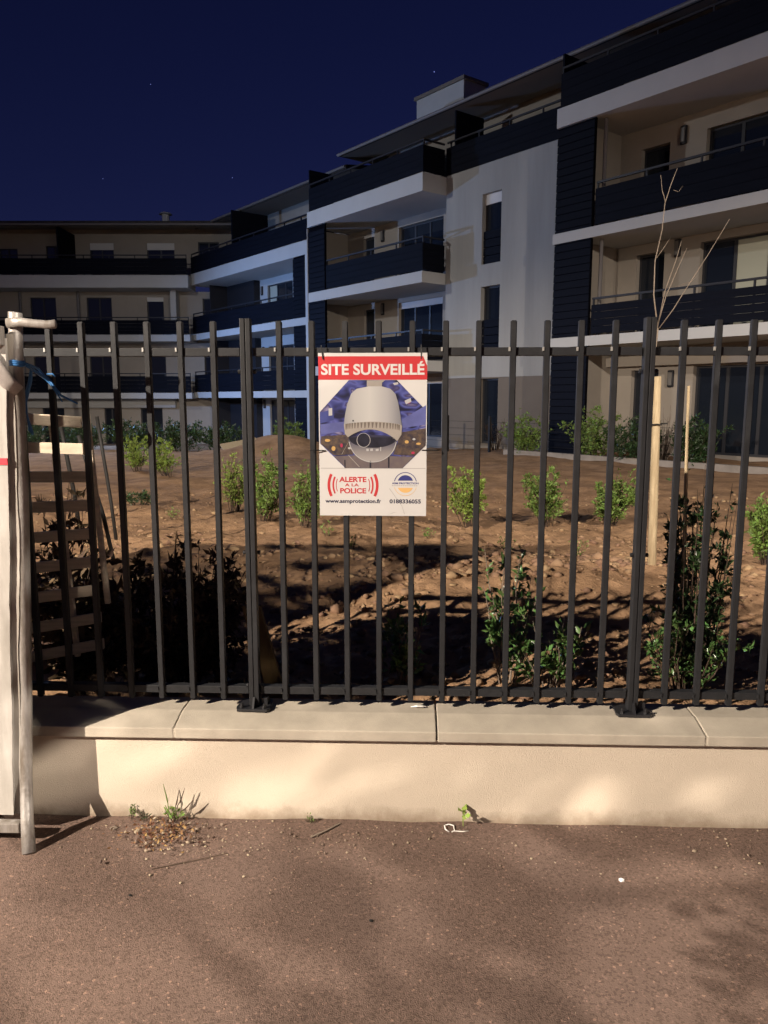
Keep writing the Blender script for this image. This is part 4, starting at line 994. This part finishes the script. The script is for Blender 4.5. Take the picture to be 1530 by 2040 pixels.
# ------------------------------------------------------------------ street lamps (outside the frame) and the street tree
M['lens'] = mat('lamp_lens', (1, .9, .75), 0.4, emit=((1, .85, .6), 6.0))
for L in LAMPS:
    p = Vector(L['pos']); gx, gy = L['pole']
    e_ = tag(empty('street_lamp', (gx, gy, 0)), L['label'], 'street lamp')
    h = p.z + .35
    MB().tube([(0, 0, -1.0), (0, 0, h * .5), (0, 0, h)], [.08, .065, .05], 12).build('pole', M['gutter'], e_, smooth=True)
    d = Vector((p.x - gx, p.y - gy, 0))
    MB().tube([(0, 0, h - .05), d * .5 + Vector((0, 0, h + .02)), d + Vector((0, 0, p.z + .20))], .03, 8).build('arm', M['gutter'], e_)
    hd = MB().box(d.x - .28, d.x + .28, d.y - .14, d.y + .14, p.z + .12, p.z + .22).build('lamp_head', M['gutter'], e_, bevel=.03)
    MB().box(d.x - .22, d.x + .22, d.y - .10, d.y + .10, p.z + .10, p.z + .118).build('lens', M['lens'], hd)
    ld = bpy.data.lights.new('lamp_light', 'SPOT'); ld.energy = L['W']; ld.color = L['col']; ld.shadow_soft_size = L['rad']; ld.spot_size = R(L['cone']); ld.spot_blend = L['blend']
    lo = bpy.data.objects.new('lamp_light', ld); C.objects.link(lo); lo.parent = e_
    lo.location = d + Vector((0, 0, p.z))
    lo.rotation_euler = (Vector(L['aim']) - p).to_track_quat('-Z', 'Y').to_euler()
tr = tag(empty('street_tree', (6.6, -1.2, 0)), 'leafy street tree right of the viewer under the street lamp', 'tree')
MB().tube([(0, 0, -.1), (.05, 0, 1.2), (0, .1, 2.4), (-.3, .05, 3.2), (-.9, .15, 4.4), (-1.1, .2, 5.0)], [.16, .13, .12, .08, .04, .02], 10).build('trunk', M['bark'], tr, smooth=True)
P = []; D = []; S = []
trng = random.Random(5)
for k in range(58):
    a = trng.uniform(0, 6.283); rr = 1.55 * math.sqrt(trng.random()); zz = trng.uniform(3.4, 5.3)
    dn = k >= 42  # denser limbs placed to keep this lamp off the garden soil
    if dn: rr = .8 * (trng.random() * 2 - 1); a = trng.uniform(-.35, .35); zz = trng.uniform(4.3, 4.75)
    end = Vector(((-1.15 if dn else -1.5) + rr * math.cos(a), (.42 if dn else -.25) + rr * math.sin(a), zz)); st = Vector((-.3, .05, 3.2)).lerp(Vector((-1.0, .2, 4.6)), trng.random() * .7)
    md = st.lerp(end, .5) + Vector((0, 0, .18))
    MB().tube([st, md, end], [.014, .008, .004], 6).build('limb', M['bark'], tr)
    for q in range(44 if dn else 44):
        t = trng.uniform(.45, 1.05); c = (st.lerp(md, t * 2) if t < .5 else md.lerp(end, t * 2 - 1)) + Vector((trng.gauss(0, 1), trng.gauss(0, 1), trng.gauss(0, 1))) * .13
        wl = Vector(LAMPS[1]['pos']); wp = Vector((6.6, -1.2, 0)) + c; dr = wp - wl
        g0 = wl + dr * (wl.z / -dr.z); gw = wl + dr * ((2.73 - wl.y) / dr.y)
        # leaves left out to shape patches of lamp light on the pavement and wall
        if abs(g0.x - 1.05) < .50 and abs(g0.y - 2.08) < .50: continue
        if g0.y < 2.62 and noise.noise(Vector((g0.x * 2.1 + .4, g0.y * 2.9, 3.3))) > .07: continue
        if -1.55 < gw.x < -1.28 and .20 < gw.z < .55: continue
        if -.15 < gw.z < .45 and not dn and ((gw.z - .33 * gw.x) % .24) < .14: continue
        P.append(tuple(c)); D.append((trng.gauss(0, 1), trng.gauss(0, 1), -.3)); S.append(trng.uniform(.10, .22))
MB().tube([(-.2, .05, 2.9), (-1.8, .7, 2.7), (-3.0, 1.3, 2.2), (-3.6, 1.6, 1.85)], [.03, .022, .012, .005], 6).build('limb', M['bark'], tr)  # low limb placed so its leaf clusters shade the pavement at right
for (cx_, cy_, cz_, rr, nn) in ((-3.60, 1.50, 1.84, .065, 60), (-3.45, 1.80, 1.82, .045, 30), (-3.66, 1.64, 1.86, .02, 2)):
    for q in range(nn):
        P.append((cx_ + trng.gauss(0, rr), cy_ + trng.gauss(0, rr), cz_ + trng.gauss(0, rr))); D.append((trng.gauss(0, 1), trng.gauss(0, 1), -.3)); S.append(trng.uniform(.055, .095))
obj('crown', leaves_mesh('crown', P, D, S, .8), M['leaf'], tr)

# ------------------------------------------------------------------ a few stars, far off
M['star'] = mat('star_light', (0, 0, 0), 1, emit=((.30, .36, 1.0), .55))
def star(px, py, r_, label, dist=1500):
    v = Vector(((px - 765) / 1530, (1020 - py) / 1530, -1)); v.normalize()
    p = cam.matrix_basis @ (v * dist)
    o = obj('star', mkmesh('star', IV * r_, IF), M['star'], None, p); tag(o, label, 'star', 'stars in the night sky')
star(865, 143, 1.1, 'brightest blue star above the roof box')
star(300, 168, .7, 'faint star high in the left of the sky')
star(463, 354, .7, 'faint star above the stepped block')
star(205, 356, .6, 'faint star above the left wing')
